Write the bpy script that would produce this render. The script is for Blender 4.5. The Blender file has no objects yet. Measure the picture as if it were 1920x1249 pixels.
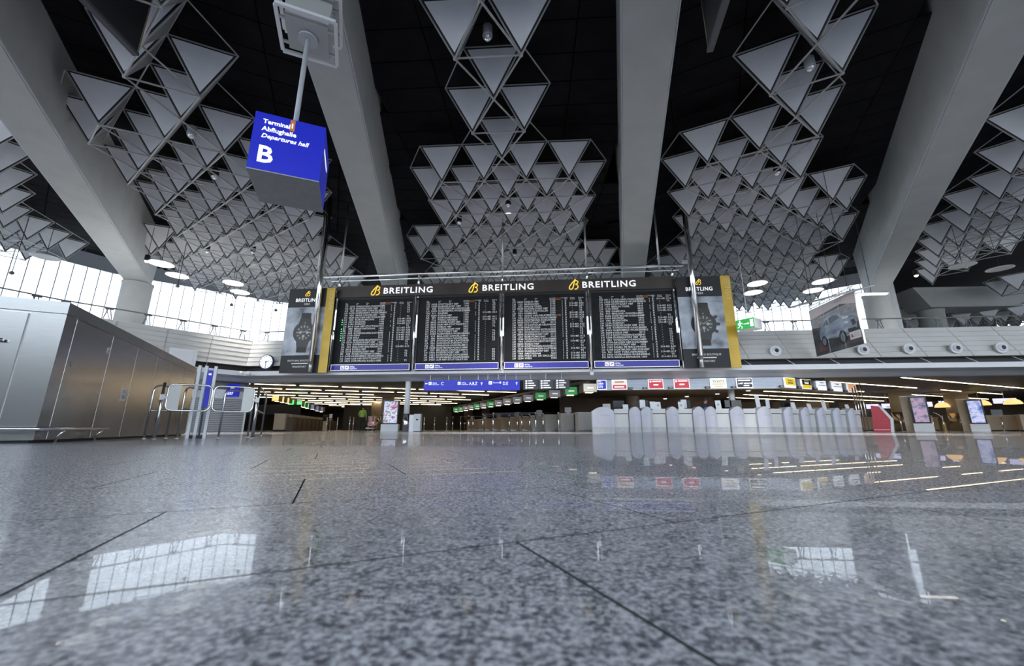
import bpy, math, random
from mathutils import Vector, Matrix
random.seed(7)
D = bpy.data
SC = bpy.context.scene
COL = SC.collection
PI = math.pi
# ------------------------------------------------------------------ camera
H = 0.17; F = 747.0
PITCH = math.radians(13.5); YAW = math.radians(5.0)
cd = D.cameras.new('camera'); cam = D.objects.new('camera', cd); COL.objects.link(cam)
cd.sensor_fit = 'HORIZONTAL'; cd.sensor_width = 36.0; cd.lens = 36.0 * F / 1920
cd.clip_start = 0.02; cd.clip_end = 400
cam.location = (0, 0, H); cam.rotation_euler = (PI / 2 + PITCH, 0, YAW)
cd.dof.use_dof = True; cd.dof.focus_distance = 3.0; cd.dof.aperture_fstop = 4.0
SC.camera = cam
# ------------------------------------------------------------------ sky, light, exposure
w = D.worlds.new('world'); SC.world = w; w.use_nodes = True
nt = w.node_tree; nt.nodes.clear()
def N(nt, t, **kw):
    n = nt.nodes.new(t)
    for k, v in kw.items():
        if k[0] == '_': setattr(n, k[1:], v)
        else: n.inputs[k.replace('__', ' ')].default_value = v
    return n
tc = N(nt, 'ShaderNodeTexCoord'); sx = N(nt, 'ShaderNodeSeparateXYZ')
rp = N(nt, 'ShaderNodeValToRGB'); bg = N(nt, 'ShaderNodeBackground', Strength=2.8); wo = N(nt, 'ShaderNodeOutputWorld')
nt.links.new(tc.outputs['Generated'], sx.inputs[0]); nt.links.new(sx.outputs['Z'], rp.inputs[0])
rp.color_ramp.elements[0].position = 0.0; rp.color_ramp.elements[0].color = (0.42, 0.42, 0.42, 1)   # ground outside
rp.color_ramp.elements[1].position = 0.02; rp.color_ramp.elements[1].color = (0.90, 0.95, 1.0, 1)    # overcast sky
nt.links.new(rp.outputs[0], bg.inputs[0]); nt.links.new(bg.outputs[0], wo.inputs[0])
vs = SC.view_settings; vs.view_transform = 'Standard'; vs.look = 'None'; vs.gamma = 1.0; vs.use_curve_mapping = False
vs.exposure = 1.05
LAMP_W = 5000.0   # output of the hall's cylindrical spot lamps
# ------------------------------------------------------------------ projection helpers (pixel of the photo -> point in the hall)
def ray(x, y):
    dx = (x - 960) / F; dy = (624.5 - y) / F
    c, s = math.cos(PITCH), math.sin(PITCH)
    a, b, z = dx, c - dy * s, s + dy * c
    c, s = math.cos(YAW), math.sin(YAW)
    return Vector((a * c - b * s, a * s + b * c, z))
def atZ(x, y, Z): r = ray(x, y); return Vector((0, 0, H)) + r * ((Z - H) / r.z)
def atY(x, y, Y): r = ray(x, y); return Vector((0, 0, H)) + r * (Y / r.y)
ORD = ['first', 'second', 'third', 'fourth', 'fifth', 'sixth', 'seventh', 'eighth', 'ninth', 'tenth', 'eleventh', 'twelfth',
       'thirteenth', 'fourteenth', 'fifteenth', 'sixteenth', 'seventeenth', 'eighteenth', 'nineteenth', 'twentieth',
       'twenty-first', 'twenty-second', 'twenty-third', 'twenty-fourth', 'twenty-fifth', 'twenty-sixth', 'twenty-seventh', 'twenty-eighth', 'twenty-ninth', 'thirtieth']
# ------------------------------------------------------------------ materials
MATS = {}
def mat(name, col, rough=0.5, metal=0.0, var=0.08, scale=6.0, emit=None, es=0.0, spec=0.5, bump=0.0, aniso=None):
    if name in MATS: return MATS[name]
    m = D.materials.new(name); MATS[name] = m; m.use_nodes = True
    nt = m.node_tree; b = nt.nodes['Principled BSDF']
    b.inputs['Roughness'].default_value = rough; b.inputs['Metallic'].default_value = metal
    b.inputs['Specular IOR Level'].default_value = spec
    tc = N(nt, 'ShaderNodeTexCoord'); no = N(nt, 'ShaderNodeTexNoise', Scale=scale, Detail=4.0)
    if aniso:
        mp = N(nt, 'ShaderNodeMapping'); mp.inputs['Scale'].default_value = aniso
        nt.links.new(tc.outputs['Object'], mp.inputs[0]); nt.links.new(mp.outputs[0], no.inputs['Vector'])
    else: nt.links.new(tc.outputs['Object'], no.inputs['Vector'])
    r = N(nt, 'ShaderNodeValToRGB')
    r.color_ramp.elements[0].position = 0.3; r.color_ramp.elements[1].position = 0.7
    r.color_ramp.elements[0].color = tuple(max(0, c * (1 - var)) for c in col) + (1,)
    r.color_ramp.elements[1].color = tuple(min(1, c * (1 + var)) for c in col) + (1,)
    nt.links.new(no.outputs['Fac'], r.inputs[0]); nt.links.new(r.outputs[0], b.inputs['Base Color'])
    if bump:
        bp = N(nt, 'ShaderNodeBump', Strength=bump, Distance=0.01); nt.links.new(no.outputs['Fac'], bp.inputs['Height']); nt.links.new(bp.outputs[0], b.inputs['Normal'])
    if emit:
        b.inputs['Emission Color'].default_value = emit + (1,); b.inputs['Emission Strength'].default_value = es
    return m
def floor_mat():
    m = D.materials.new('granite'); m.use_nodes = True; nt = m.node_tree; b = nt.nodes['Principled BSDF']; L = nt.links
    g = N(nt, 'ShaderNodeNewGeometry')
    n1 = N(nt, 'ShaderNodeTexNoise', Scale=125.0, Detail=3.0, Roughness=0.6); n2 = N(nt, 'ShaderNodeTexNoise', Scale=34.0, Detail=2.0)
    n3 = N(nt, 'ShaderNodeTexVoronoi', Scale=160.0)
    for n in (n1, n2, n3): L.new(g.outputs['Position'], n.inputs['Vector'])
    a1 = N(nt, 'ShaderNodeMath', _operation='MULTIPLY_ADD'); L.new(n2.outputs['Fac'], a1.inputs[0]); a1.inputs[1].default_value = 0.45; L.new(n1.outputs['Fac'], a1.inputs[2])
    a2 = N(nt, 'ShaderNodeMath', _operation='MULTIPLY_ADD'); L.new(n3.outputs['Distance'], a2.inputs[0]); a2.inputs[1].default_value = -0.12; L.new(a1.outputs[0], a2.inputs[2])
    r = N(nt, 'ShaderNodeValToRGB'); e = r.color_ramp.elements
    e[0].position = 0.50; e[0].color = (0.09, 0.092, 0.108, 1); e[1].position = 0.86; e[1].color = (0.74, 0.74, 0.79, 1)
    k = r.color_ramp.elements.new(0.62); k.color = (0.29, 0.29, 0.325, 1)
    k = r.color_ramp.elements.new(0.70); k.color = (0.52, 0.52, 0.565, 1)
    L.new(a2.outputs[0], r.inputs[0]); L.new(r.outputs[0], b.inputs['Base Color'])
    b.inputs['Roughness'].default_value = 0.09; b.inputs['IOR'].default_value = 1.6
    rr = N(nt, 'ShaderNodeMapRange'); L.new(n1.outputs['Fac'], rr.inputs[0]); rr.inputs[1].default_value = .3; rr.inputs[2].default_value = .7; rr.inputs[3].default_value = 0.20; rr.inputs[4].default_value = 0.32
    L.new(rr.outputs[0], b.inputs['Roughness'])
    # polished coat, dulled in a worn lane of the floor
    sp = N(nt, 'ShaderNodeSeparateXYZ'); L.new(g.outputs['Position'], sp.inputs[0])
    nz = N(nt, 'ShaderNodeTexNoise', Scale=1.3, Detail=3.0); L.new(g.outputs['Position'], nz.inputs['Vector'])
    def mth(op, a, bb, c=None):
        q = N(nt, 'ShaderNodeMath', _operation=op)
        for i, s in enumerate((a, bb, c)):
            if s is None: continue
            if isinstance(s, (int, float)): q.inputs[i].default_value = s
            else: L.new(s, q.inputs[i])
        return q.outputs[0]
    def ramp(v, lo, hi):
        q = N(nt, 'ShaderNodeMapRange', _interpolation_type='SMOOTHSTEP'); L.new(v, q.inputs[0]); q.inputs[1].default_value = lo; q.inputs[2].default_value = hi; return q.outputs[0]
    wob = mth('MULTIPLY_ADD', nz.outputs['Fac'], 0.5, -0.25)
    yy = mth('ADD', sp.outputs['Y'], wob); xx = mth('ADD', mth('MULTIPLY_ADD', sp.outputs['Y'], -0.10, sp.outputs['X']), wob)
    worn = mth('MULTIPLY', mth('MULTIPLY', ramp(yy, 0.65, 1.0), ramp(yy, 4.4, 3.6)), ramp(xx, 0.12, -0.15))
    L.new(mth('MULTIPLY_ADD', worn, -0.34, 0.40), b.inputs['Coat Weight'])
    b.inputs['Coat Roughness'].default_value = 0.012; b.inputs['Coat IOR'].default_value = 1.45
    return m
def glass_mat(name, tint=(0.86, 0.90, 0.94), gloss=0.12, trans=0.25):
    m = D.materials.new(name); m.use_nodes = True; nt = m.node_tree; nt.nodes.clear(); L = nt.links
    o = N(nt, 'ShaderNodeOutputMaterial'); t = N(nt, 'ShaderNodeBsdfTransparent'); t.inputs[0].default_value = tint + (1,)
    tr = N(nt, 'ShaderNodeBsdfTranslucent'); tr.inputs[0].default_value = (0.9, 0.93, 0.95, 1)
    gl = N(nt, 'ShaderNodeBsdfGlossy', Roughness=0.15)
    m1 = N(nt, 'ShaderNodeMixShader', Fac=trans); m2 = N(nt, 'ShaderNodeMixShader', Fac=gloss)
    L.new(t.outputs[0], m1.inputs[1]); L.new(tr.outputs[0], m1.inputs[2]); L.new(m1.outputs[0], m2.inputs[1]); L.new(gl.outputs[0], m2.inputs[2]); L.new(m2.outputs[0], o.inputs[0])
    MATS[name] = m; return m
def print_mat(name, cols, scale=2.0, detail=5.0, emit=0.0, stretch=(1, 1, 1), rough=0.4):
    """printed picture: soft blotches of the given colours"""
    m = D.materials.new(name); MATS[name] = m; m.use_nodes = True; nt = m.node_tree; b = nt.nodes['Principled BSDF']; L = nt.links
    tc = N(nt, 'ShaderNodeTexCoord'); mp = N(nt, 'ShaderNodeMapping'); mp.inputs['Scale'].default_value = stretch
    no = N(nt, 'ShaderNodeTexNoise', Scale=scale, Detail=detail); r = N(nt, 'ShaderNodeValToRGB')
    L.new(tc.outputs['Object'], mp.inputs[0]); L.new(mp.outputs[0], no.inputs['Vector']); L.new(no.outputs['Fac'], r.inputs[0])
    el = r.color_ramp.elements
    while len(el) < len(cols): el.new(0.5)
    for i, c in enumerate(cols):
        el[i].position = 0.32 + 0.36 * i / (len(cols) - 1); el[i].color = c + (1,)
    L.new(r.outputs[0], b.inputs['Base Color']); b.inputs['Roughness'].default_value = rough
    if emit:
        L.new(r.outputs[0], b.inputs['Emission Color']); b.inputs['Emission Strength'].default_value = emit
    return m
granite = floor_mat()
grout = mat('dark_joint', (0.05, 0.05, 0.053), 0.8)
black = mat('black_paint', (0.012, 0.012, 0.013), 0.55)
ceil_dark = mat('dark_ceiling', (0.011, 0.011, 0.012), 0.9, var=0.25, scale=1.5, spec=0.08)
ceil_shell = mat('ceiling_void', (0.012, 0.012, 0.012), 0.9)
concrete = mat('pale_concrete', (0.42, 0.43, 0.42), 0.8, var=0.05, scale=1.2, bump=0.03)
rear_shade = mat('lattice_rear_shade', (0.16, 0.16, 0.165), 0.6)  # rear plates coloured darker than the front, shade put into their base colour
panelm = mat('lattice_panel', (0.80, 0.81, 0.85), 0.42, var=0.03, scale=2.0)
rodm = mat('lattice_rod', (0.36, 0.36, 0.355), 0.45, 0.0, var=0.1)
steel = mat('brushed_steel', (0.31, 0.31, 0.305), 0.26, 1.0, var=0.06, scale=5, aniso=(1, 1, 40))
chrome = mat('chrome', (0.78, 0.77, 0.76), 0.12, 1.0, var=0.03)
dullsteel = mat('dull_steel', (0.5, 0.5, 0.5), 0.35, 0.9, var=0.05)
white = mat('white_paint', (0.78, 0.79, 0.80), 0.4, var=0.03)
offwhite = mat('parapet_panel', (0.70, 0.68, 0.65), 0.45, var=0.04, scale=1.0)
fasciam = mat('fascia_white', (0.75, 0.75, 0.77), 0.4, var=0.03, scale=1.0)
softgrey = mat('soffit_grey', (0.45, 0.47, 0.50), 0.4, var=0.04, scale=1.0)
lowceil = mat('lower_ceiling', (0.075, 0.073, 0.075), 0.5, var=0.15, scale=0.8)
blue = mat('sign_blue', (0.008, 0.014, 0.38), 0.35, var=0.03, emit=(0.012, 0.02, 0.42), es=0.2)
bluebar = mat('strip_blue', (0.045, 0.04, 0.36), 0.4, var=0.08)
signwhite = mat('sign_white', (0.85, 0.86, 0.88), 0.4, var=0.02, emit=(0.9, 0.92, 1.0), es=0.35)
textwhite = mat('flap_white', (0.80, 0.80, 0.78), 0.5, var=0.05)
orange = mat('orange', (0.75, 0.22, 0.04), 0.5)
redm = mat('red', (0.55, 0.03, 0.05), 0.35)
gold = mat('gold', (0.62, 0.40, 0.04), 0.45, var=0.12, scale=1.2)
goldlit = mat('gold_lit', (0.85, 0.55, 0.05), 0.4, emit=(0.95, 0.62, 0.08), es=0.5)
brown = mat('header_brown', (0.045, 0.033, 0.027), 0.45, var=0.35, scale=0.5)
flapm = mat('flap_black', (0.012, 0.012, 0.013), 0.55, var=0.3, scale=3, spec=0.2)
screenblack = mat('screen_black', (0.01, 0.01, 0.012), 0.2)
green = mat('exit_green', (0.02, 0.36, 0.05), 0.4, emit=(0.02, 0.4, 0.06), es=0.25)
beige = mat('beige_column', (0.46, 0.38, 0.27), 0.5, var=0.05, scale=1)
deskbeige = mat('desk_beige', (0.50, 0.41, 0.30), 0.5, var=0.08)
deskgrey = mat('desk_grey', (0.52, 0.51, 0.49), 0.4, var=0.05)
podm = mat('pod_grey', (0.56, 0.56, 0.62), 0.4, var=0.03)
warm = mat('warm_tube', (1, 0.9, 0.7), 0.4, emit=(1.0, 0.78, 0.50), es=4.5)
lampglow = mat('lamp_glow', (1, 0.95, 0.85), 0.4, emit=(1.0, 0.92, 0.8), es=2.0)
glassm = glass_mat('profiled_glass')
clearglass = glass_mat('clear_glass', gloss=0.06, trans=0.0)
# ------------------------------------------------------------------ mesh building
class MB:
    def __init__(s): s.v = []; s.f = []; s.m = []
    def add(s, vs, fs, mi=0):
        o = len(s.v); s.v += [tuple(v) for v in vs]; s.f += [tuple(i + o for i in f) for f in fs]; s.m += [mi] * len(fs); return s
    def box(s, x0, x1, y0, y1, z0, z1, mi=0, M=None):
        p = [Vector((x, y, z)) for z in (z0, z1) for y in (y0, y1) for x in (x0, x1)]
        if M: p = [M @ q for q in p]
        return s.add(p, [(0, 2, 3, 1), (4, 5, 7, 6), (0, 1, 5, 4), (2, 6, 7, 3), (0, 4, 6, 2), (1, 3, 7, 5)], mi)
    def tube(s, a, b, r, r2=None, n=8, caps=True, mi=0):
        a = Vector(a); b = Vector(b); d = (b - a).normalized(); r2 = r if r2 is None else r2
        u = d.orthogonal().normalized(); v = d.cross(u)
        p = []
        for c, rr in ((a, r), (b, r2)):
            for i in range(n):
                t = 2 * PI * i / n; p.append(c + (u * math.cos(t) + v * math.sin(t)) * rr)
        fs = [(i, (i + 1) % n, n + (i + 1) % n, n + i) for i in range(n)]
        if caps: fs += [tuple(range(n - 1, -1, -1)), tuple(range(n, 2 * n))]
        return s.add(p, fs, mi)
    def path(s, pts, r, n=8, mi=0, closed=False):
        pts = [Vector(p) for p in pts]; m = len(pts); rings = []; u = None
        for i in range(m):
            a = pts[i - 1] if (i > 0 or closed) else pts[i]; b = pts[(i + 1) % m] if (i < m - 1 or closed) else pts[i]
            d = (b - a).normalized()
            if u is None: u = d.orthogonal().normalized()
            else: u = (u - d * u.dot(d)).normalized()
            v = d.cross(u); rings.append([pts[i] + (u * math.cos(2 * PI * k / n) + v * math.sin(2 * PI * k / n)) * r for k in range(n)])
        vs = [q for rg in rings for q in rg]; fs = []
        for i in range(m if closed else m - 1):
            j = (i + 1) % m
            fs += [(i * n + k, i * n + (k + 1) % n, j * n + (k + 1) % n, j * n + k) for k in range(n)]
        if not closed: fs += [tuple(range(n - 1, -1, -1)), tuple((m - 1) * n + k for k in range(n))]
        return s.add(vs, fs, mi)
    def prism(s, poly, y0, y1, mi=0, M=None):
        """poly in x,z extruded along y"""
        n = len(poly); p = [Vector((x, y0, z)) for x, z in poly] + [Vector((x, y1, z)) for x, z in poly]
        if M: p = [M @ q for q in p]
        return s.add(p, [tuple(range(n)), tuple(range(2 * n - 1, n - 1, -1))] + [(i, n + i, n + (i + 1) % n, (i + 1) % n) for i in range(n)], mi)
    def slab(s, poly, z0, z1, mi=0):
        n = len(poly); p = [Vector((x, y, z0)) for x, y in poly] + [Vector((x, y, z1)) for x, y in poly]
        return s.add(p, [tuple(range(n - 1, -1, -1)), tuple(range(n, 2 * n))] + [(i, (i + 1) % n, n + (i + 1) % n, n + i) for i in range(n)], mi)
    def lathe(s, prof, n=24, M=None, mi=0):
        """prof: list of (r,z) turned about z"""
        vs = []; m = len(prof)
        for r, z in prof:
            for k in range(n): vs.append(Vector((r * math.cos(2 * PI * k / n), r * math.sin(2 * PI * k / n), z)))
        if M: vs = [M @ q for q in vs]
        fs = [(i * n + k, i * n + (k + 1) % n, (i + 1) * n + (k + 1) % n, (i + 1) * n + k) for i in range(m - 1) for k in range(n)]
        fs += [tuple(range(n - 1, -1, -1)), tuple((m - 1) * n + k for k in range(n))]
        return s.add(vs, fs, mi)
    def quad(s, a, b, c, d, mi=0): return s.add([a, b, c, d], [(0, 1, 2, 3)], mi)
    def mesh(s, name, mats, smooth=False):
        me = D.meshes.new(name); me.from_pydata(s.v, [], s.f)
        for m in (mats if isinstance(mats, (list, tuple)) else [mats]): me.materials.append(m)
        if any(s.m): me.polygons.foreach_set('material_index', s.m)
        if smooth: me.polygons.foreach_set('use_smooth', [len(f) <= 4 for f in s.f])
        me.update(); return me
    def build(s, name, mats, parent=None, smooth=False, M=None):
        return link(name, s.mesh(name, mats, smooth), parent, M)
def link(name, data, parent=None, M=None):
    o = D.objects.new(name, data); COL.objects.link(o)
    if parent: o.parent = parent
    if M: o.matrix_basis = M
    return o
def tag(o, label=None, cat=None, group=None, kind=None):
    if label: o['label'] = label
    if cat: o['category'] = cat
    if group: o['group'] = group
    if kind: o['kind'] = kind
    return o
def thing(name, label, cat, loc=(0, 0, 0), rotz=0.0, group=None):
    o = D.objects.new(name, None); COL.objects.link(o); o.empty_display_size = 0.2
    o.location = loc; o.rotation_euler = (0, 0, rotz)
    return tag(o, label, cat, group)
def struct(o): o['kind'] = 'structure'; return o
def RZ(a): return Matrix.Rotation(a, 4, 'Z')
def T(x, y=0, z=0): return Matrix.Translation(Vector((x, y, z)) if not isinstance(x, Vector) else x)
def bx(name, m, parent, x0, x1, y0, y1, z0, z1): return MB().box(x0, x1, y0, y1, z0, z1).build(name, m, parent)
def rounded(x0, x1, z0, z1, r, n=5):
    p = []
    for cx, cz, a in ((x1 - r, z0 + r, -PI / 2), (x1 - r, z1 - r, 0), (x0 + r, z1 - r, PI / 2), (x0 + r, z0 + r, PI)):
        p += [(cx + r * math.cos(a + PI / 2 * i / n), cz + r * math.sin(a + PI / 2 * i / n)) for i in range(n + 1)]
    return p
def disc(cx, cz, r, n=28, rx=None): return [(cx + (rx or r) * math.cos(2 * PI * i / n), cz + r * math.sin(2 * PI * i / n)) for i in range(n)]
def line(t, x, z, w, h, m, y=-0.012, name='print_line'):
    """a printed line too small to read"""
    return MB().box(x, x + w, y, 0.0 if y > -0.03 else y + 0.02, z, z + h).build(name, m, t)
def text(body, size, m, parent, x, y, z, name='lettering', align='LEFT', xs=1.0, ext=0.004, rot=None, shear=0.0, lh=1.0, sp=1.0, bold=0.0):
    """upright lettering readable from -y (or through rot)"""
    c = D.curves.new(name, 'FONT'); c.body = body; c.size = size; c.extrude = ext; c.align_x = align; c.shear = shear
    c.resolution_u = 2; c.space_line = lh; c.space_character = sp; c.offset = bold
    t = D.objects.new('tmp', c); COL.objects.link(t)
    me = D.meshes.new_from_object(t.evaluated_get(bpy.context.evaluated_depsgraph_get())) if False else D.meshes.new_from_object(t)
    D.objects.remove(t); D.curves.remove(c)
    me.materials.clear(); me.materials.append(m)
    o = link(name, me, parent)
    R = rot if rot is not None else Matrix.Rotation(PI / 2, 4, 'X')
    o.matrix_basis = T(x, y, z) @ R @ Matrix.Diagonal((xs, 1, 1, 1))
    return o
# ================================================================== FLOOR
FA = math.radians(28.9); FU = Vector((math.cos(FA), math.sin(FA))); FV = Vector((-math.sin(FA), math.cos(FA)))
SU, SV, GAP = 0.903, 0.508, 0.0048
fl = MB().box(-46, 60, -22, 75, -0.30, -0.005).build('floor', grout); struct(fl)
FJ = Vector((-0.048, 0.635)) * (0.17 / 0.16); fu0 = FJ.dot(FU); fv0 = FJ.dot(FV)
def slab_pts(i, j):
    off = {0: 0.0, 1: 0.36, 2: 0.62}[j % 3] * SU
    u0 = fu0 + off + i * SU; v0 = fv0 + (j - 1) * SV
    return u0, v0
one = MB().slab([(0, 0), (SU - GAP, 0), (SU - GAP, SV - GAP), (0, SV - GAP)], -0.005, 0.0); one.m = [1, 0, 1, 1, 1, 1]; one = one.mesh('slab', [granite, grout])
far = MB(); near = []
for j in range(-70, 190):
    for i in range(-75, 85):
        u0, v0 = slab_pts(i, j)
        c = FU * (u0 + SU / 2) + FV * (v0 + SV / 2)
        if not (-45 < c.x < 58 and -20 < c.y < 74): continue
        d = c.length
        vis = c.y > 0.1 and abs(c.x + 0.087 * c.y) < 1.35 * c.y + 0.7
        if c.y > 30 and abs(c.x) > c.y * 1.3: continue
        p = FU * u0 + FV * v0
        if vis and d < 14: near.append((d, p))
        else:
            q = [p, p + FU * (SU - GAP), p + FU * (SU - GAP) + FV * (SV - GAP), p + FV * (SV - GAP)]
            far.add([(a.x, a.y, 0.0) for a in q], [(0, 1, 2, 3)])
near.sort(key=lambda t: t[0])
for d, p in near[:300]: link('slab', one, fl, T(p.x, p.y, 0) @ RZ(FA))
for d, p in near[300:]:
    q = [p, p + FU * (SU - GAP), p + FU * (SU - GAP) + FV * (SV - GAP), p + FV * (SV - GAP)]
    far.add([(a.x, a.y, 0.0) for a in q], [(0, 1, 2, 3)])
tag(far.build('slab_field', granite, fl), kind='stuff')
# ================================================================== CEILING
S3 = 1.75; ROWH = S3 * math.sqrt(3) / 2; TD = S3 * 0.8165; TV = S3 * 0.28868
CL = dict(L=(9.812, .0615, 29.09, .15, -.435), C=(9.925, .0786, 1.71, .08, -.435), R=(10.04, .0504, -21.27, .33, .31),
          FL=(9.8, .06, 56.0, .076, .371), FR=(10.2, .05, -39.5, .086, .348))
def lat(c, wv, r, dv=0.0, dz=0.0, du=0.0):
    Z0, sl, a, pq, pr = CL[c]; a = math.radians(a)
    v = (r + pr) * ROWH / math.sqrt(1 + sl * sl) + dv; u = (wv + pq + pr / 2) * S3 + du
    return Vector((u * math.cos(a) - v * math.sin(a), u * math.sin(a) + v * math.cos(a), Z0 + sl * (v - 12) + dz))
ce = MB().slab([(60, -17), (60, 56), (47, 56), (30.6, 36.6), (20.2, 44.1), (0, 47.3), (-21.2, 42.8), (-29.2, 37.3), (-37.3, 29.1), (-39.6, 23.2), (-41.3, 14), (-43.3, 8), (-46, -17)], 15.6, 16.0).build('ceiling', ceil_shell); struct(ce)
BEAMS = [((-15.9, 8.4), (-27.9, 23.4), 1.25), ((-4.5, 4.0), (-12.4, 31.0), 1.15), ((2.25, 5.5), (6.9, 31.0), 1.3), ((8.9, 4.2), (24.6, 30.4), 1.15)]
ctr = Vector((-0.4, -11.6))
pan = MB().box(-1.18, 1.18, -0.58, 0.58, -0.03, 0.03).mesh('ceiling_panel', ceil_dark)
cp = []
for c in ('L', 'C', 'R', 'FL', 'FR'):
    Z0, sl, a, pq, pr = CL[c]; a = math.radians(a)
    lo, hi = {'L': (-16.2, -38.6), 'C': (8.8, -16.0), 'R': (30.8, 9.0), 'FL': (-38.8, -64), 'FR': (56, 31)}[c]
    for jr in range(2, 38):
        for iu in range(-12, 13):
            v = 3 + jr * 1.2; u = iu * 2.4 + (pq * 3)
            P = Vector((u * math.cos(a) - v * math.sin(a), u * math.sin(a) + v * math.cos(a)))
            d = P - ctr; ang = math.degrees(math.atan2(d.x, d.y))
            if not (hi < ang < lo): continue
            if P.y < -8 or P.length > 47: continue
            z = Z0 + TD + 1.1 + sl * (v - 12)
            M = T(P.x, P.y, z) @ RZ(a) @ Matrix.Rotation(math.atan(sl), 4, 'X')
            vis = P.y > 4 and abs(P.x + 0.087 * P.y) < 1.2 * (P.y + 2)
            cp.append((0 if vis else 1, P.length, M))
cp.sort(key=lambda t: t[:2])
for a, b, M in cp[:300]: link('ceiling_panel', pan, ce, M)
rest = MB()
for a, b, M in cp[300:]: rest.box(-1.18, 1.18, -0.58, 0.58, -0.03, 0.03, M=M)
tag(rest.build('ceiling_panel_field', ceil_dark, ce), kind='stuff')
# ================================================================== BEAMS AND COLUMNS
BL = ['concrete roof beam sloping up past the far left of the hall', 'concrete roof beam behind the blue hall sign',
      'concrete roof beam rising from behind the right half of the departure board', 'concrete roof beam on the right ending at the column by the car banner']
for k, ((x0, y0), (x1, y1), wd) in enumerate(BEAMS):
    d = (Vector((x1, y1)) - Vector((x0, y0))); Lh = d.length; d.normalize()
    s0 = -26.0 if k in (1, 2) else -22.0
    ang = math.atan2(d.y, d.x) - PI / 2
    t = thing('roof_beam', BL[k], 'beam', (x1, y1, 10.0), ang)
    m = MB()
    h = wd / 2; n0 = -(Lh - s0 * 0 + 20)
    e = 0.9 if k in (0, 3) else 0.4
    # trapezoid section, end chamfered over the column
    prof = [(-h, 0.0), (h, 0.0), (h + 0.12, 5.55), (-h - 0.12, 5.55)]
    vs = [(x, n0, z) for x, z in prof] + [(x, e if z < 1 else e + 1.2, z) for x, z in prof]
    m.add(vs, [(0, 1, 2, 3), (7, 6, 5, 4), (0, 4, 5, 1), (1, 5, 6, 2), (2, 6, 7, 3), (3, 7, 4, 0)])
    m.build('beam_body', concrete, t)
    for sg in (-1, 1):   # thin metal edge trims along the underside
        MB().box(sg * (h + 0.03) - 0.02, sg * (h + 0.03) + 0.02, n0, e - 0.1, 0.02, 0.08).build('edge_trim', softgrey, t)
CLB = ['round pale concrete column under the far left roof beam by the windows', 'round pale concrete column under the beam behind the departure board',
       'round pale concrete column hidden behind the right half of the board', 'round pale concrete column behind the car banner']
for k, (x, y) in enumerate([(-28.2, 23.8), (-12.4, 31.2), (6.9, 31.2), (24.9, 30.9)]):
    t = thing('column', CLB[k], 'column', (x, y, 3.45))
    MB().lathe([(0.82, 0), (0.82, 6.4), (0.86, 6.45), (0.86, 6.54)], 32).build('shaft', concrete, t, smooth=True)
    MB().lathe([(0.90, 0), (0.90, 0.12), (0.83, 0.14)], 32).build('base_ring', dullsteel, t, smooth=True)
# ================================================================== SPACE FRAMES
tri_out = [Vector((-S3 / 2, 0, 0)), Vector((S3 / 2, 0, 0))]
def cellpts(c, wv, r):
    a = lat(c, wv, r)
    return a, lat(c, wv, r, -TV, TD, -S3 / 2), lat(c, wv, r, -TV, TD, S3 / 2), lat(c, wv, r, 2 * TV, TD, 0)
rodmesh = MB().tube((0, 0, 0), (0, 0, 1), 1.0, n=6, caps=False).mesh('rod', rodm, smooth=True)
nodemesh = MB().lathe([(0.02, -0.05), (0.045, -0.03), (0.05, 0.0), (0.045, 0.03), (0.02, 0.05)], 8).mesh('node', rodm, smooth=True)
def inset(tri, k=0.885):
    c = (tri[0] + tri[1] + tri[2]) / 3
    return [c + (p - c) * k for p in tri]
def plate(m, tri, th=0.03):
    n = (tri[1] - tri[0]).cross(tri[2] - tri[0]).normalized() * th / 2
    a = [p + n for p in tri] + [p - n for p in tri]
    return m.add(a, [(0, 1, 2), (5, 4, 3), (0, 3, 4, 1), (1, 4, 5, 2), (2, 5, 3, 0)])
def framed(m, tri, th=0.03):
    n = (tri[1] - tri[0]).cross(tri[2] - tri[0]).normalized() * th / 2
    o = inset(tri, 0.945); i = inset(tri, 0.865)
    vs = [p + n for p in o] + [p + n for p in i] + [p - n for p in o] + [p - n for p in i]
    m.add(vs, [(3, 4, 5), (11, 10, 9)]); ring = []
    for k in range(3):
        j = (k + 1) % 3; ring += [(k, j, 3 + j, 3 + k), (6 + j, 6 + k, 9 + k, 9 + j), (k, 6 + k, 6 + j, j)]
    m.f += ring; m.m += [1] * len(ring); return m
def rodM(a, b, r):
    d = b - a; q = d.to_track_quat('Z', 'Y').to_matrix().to_4x4()
    return T(a) @ q @ Matrix.Diagonal((r, r, d.length, 1))
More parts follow.
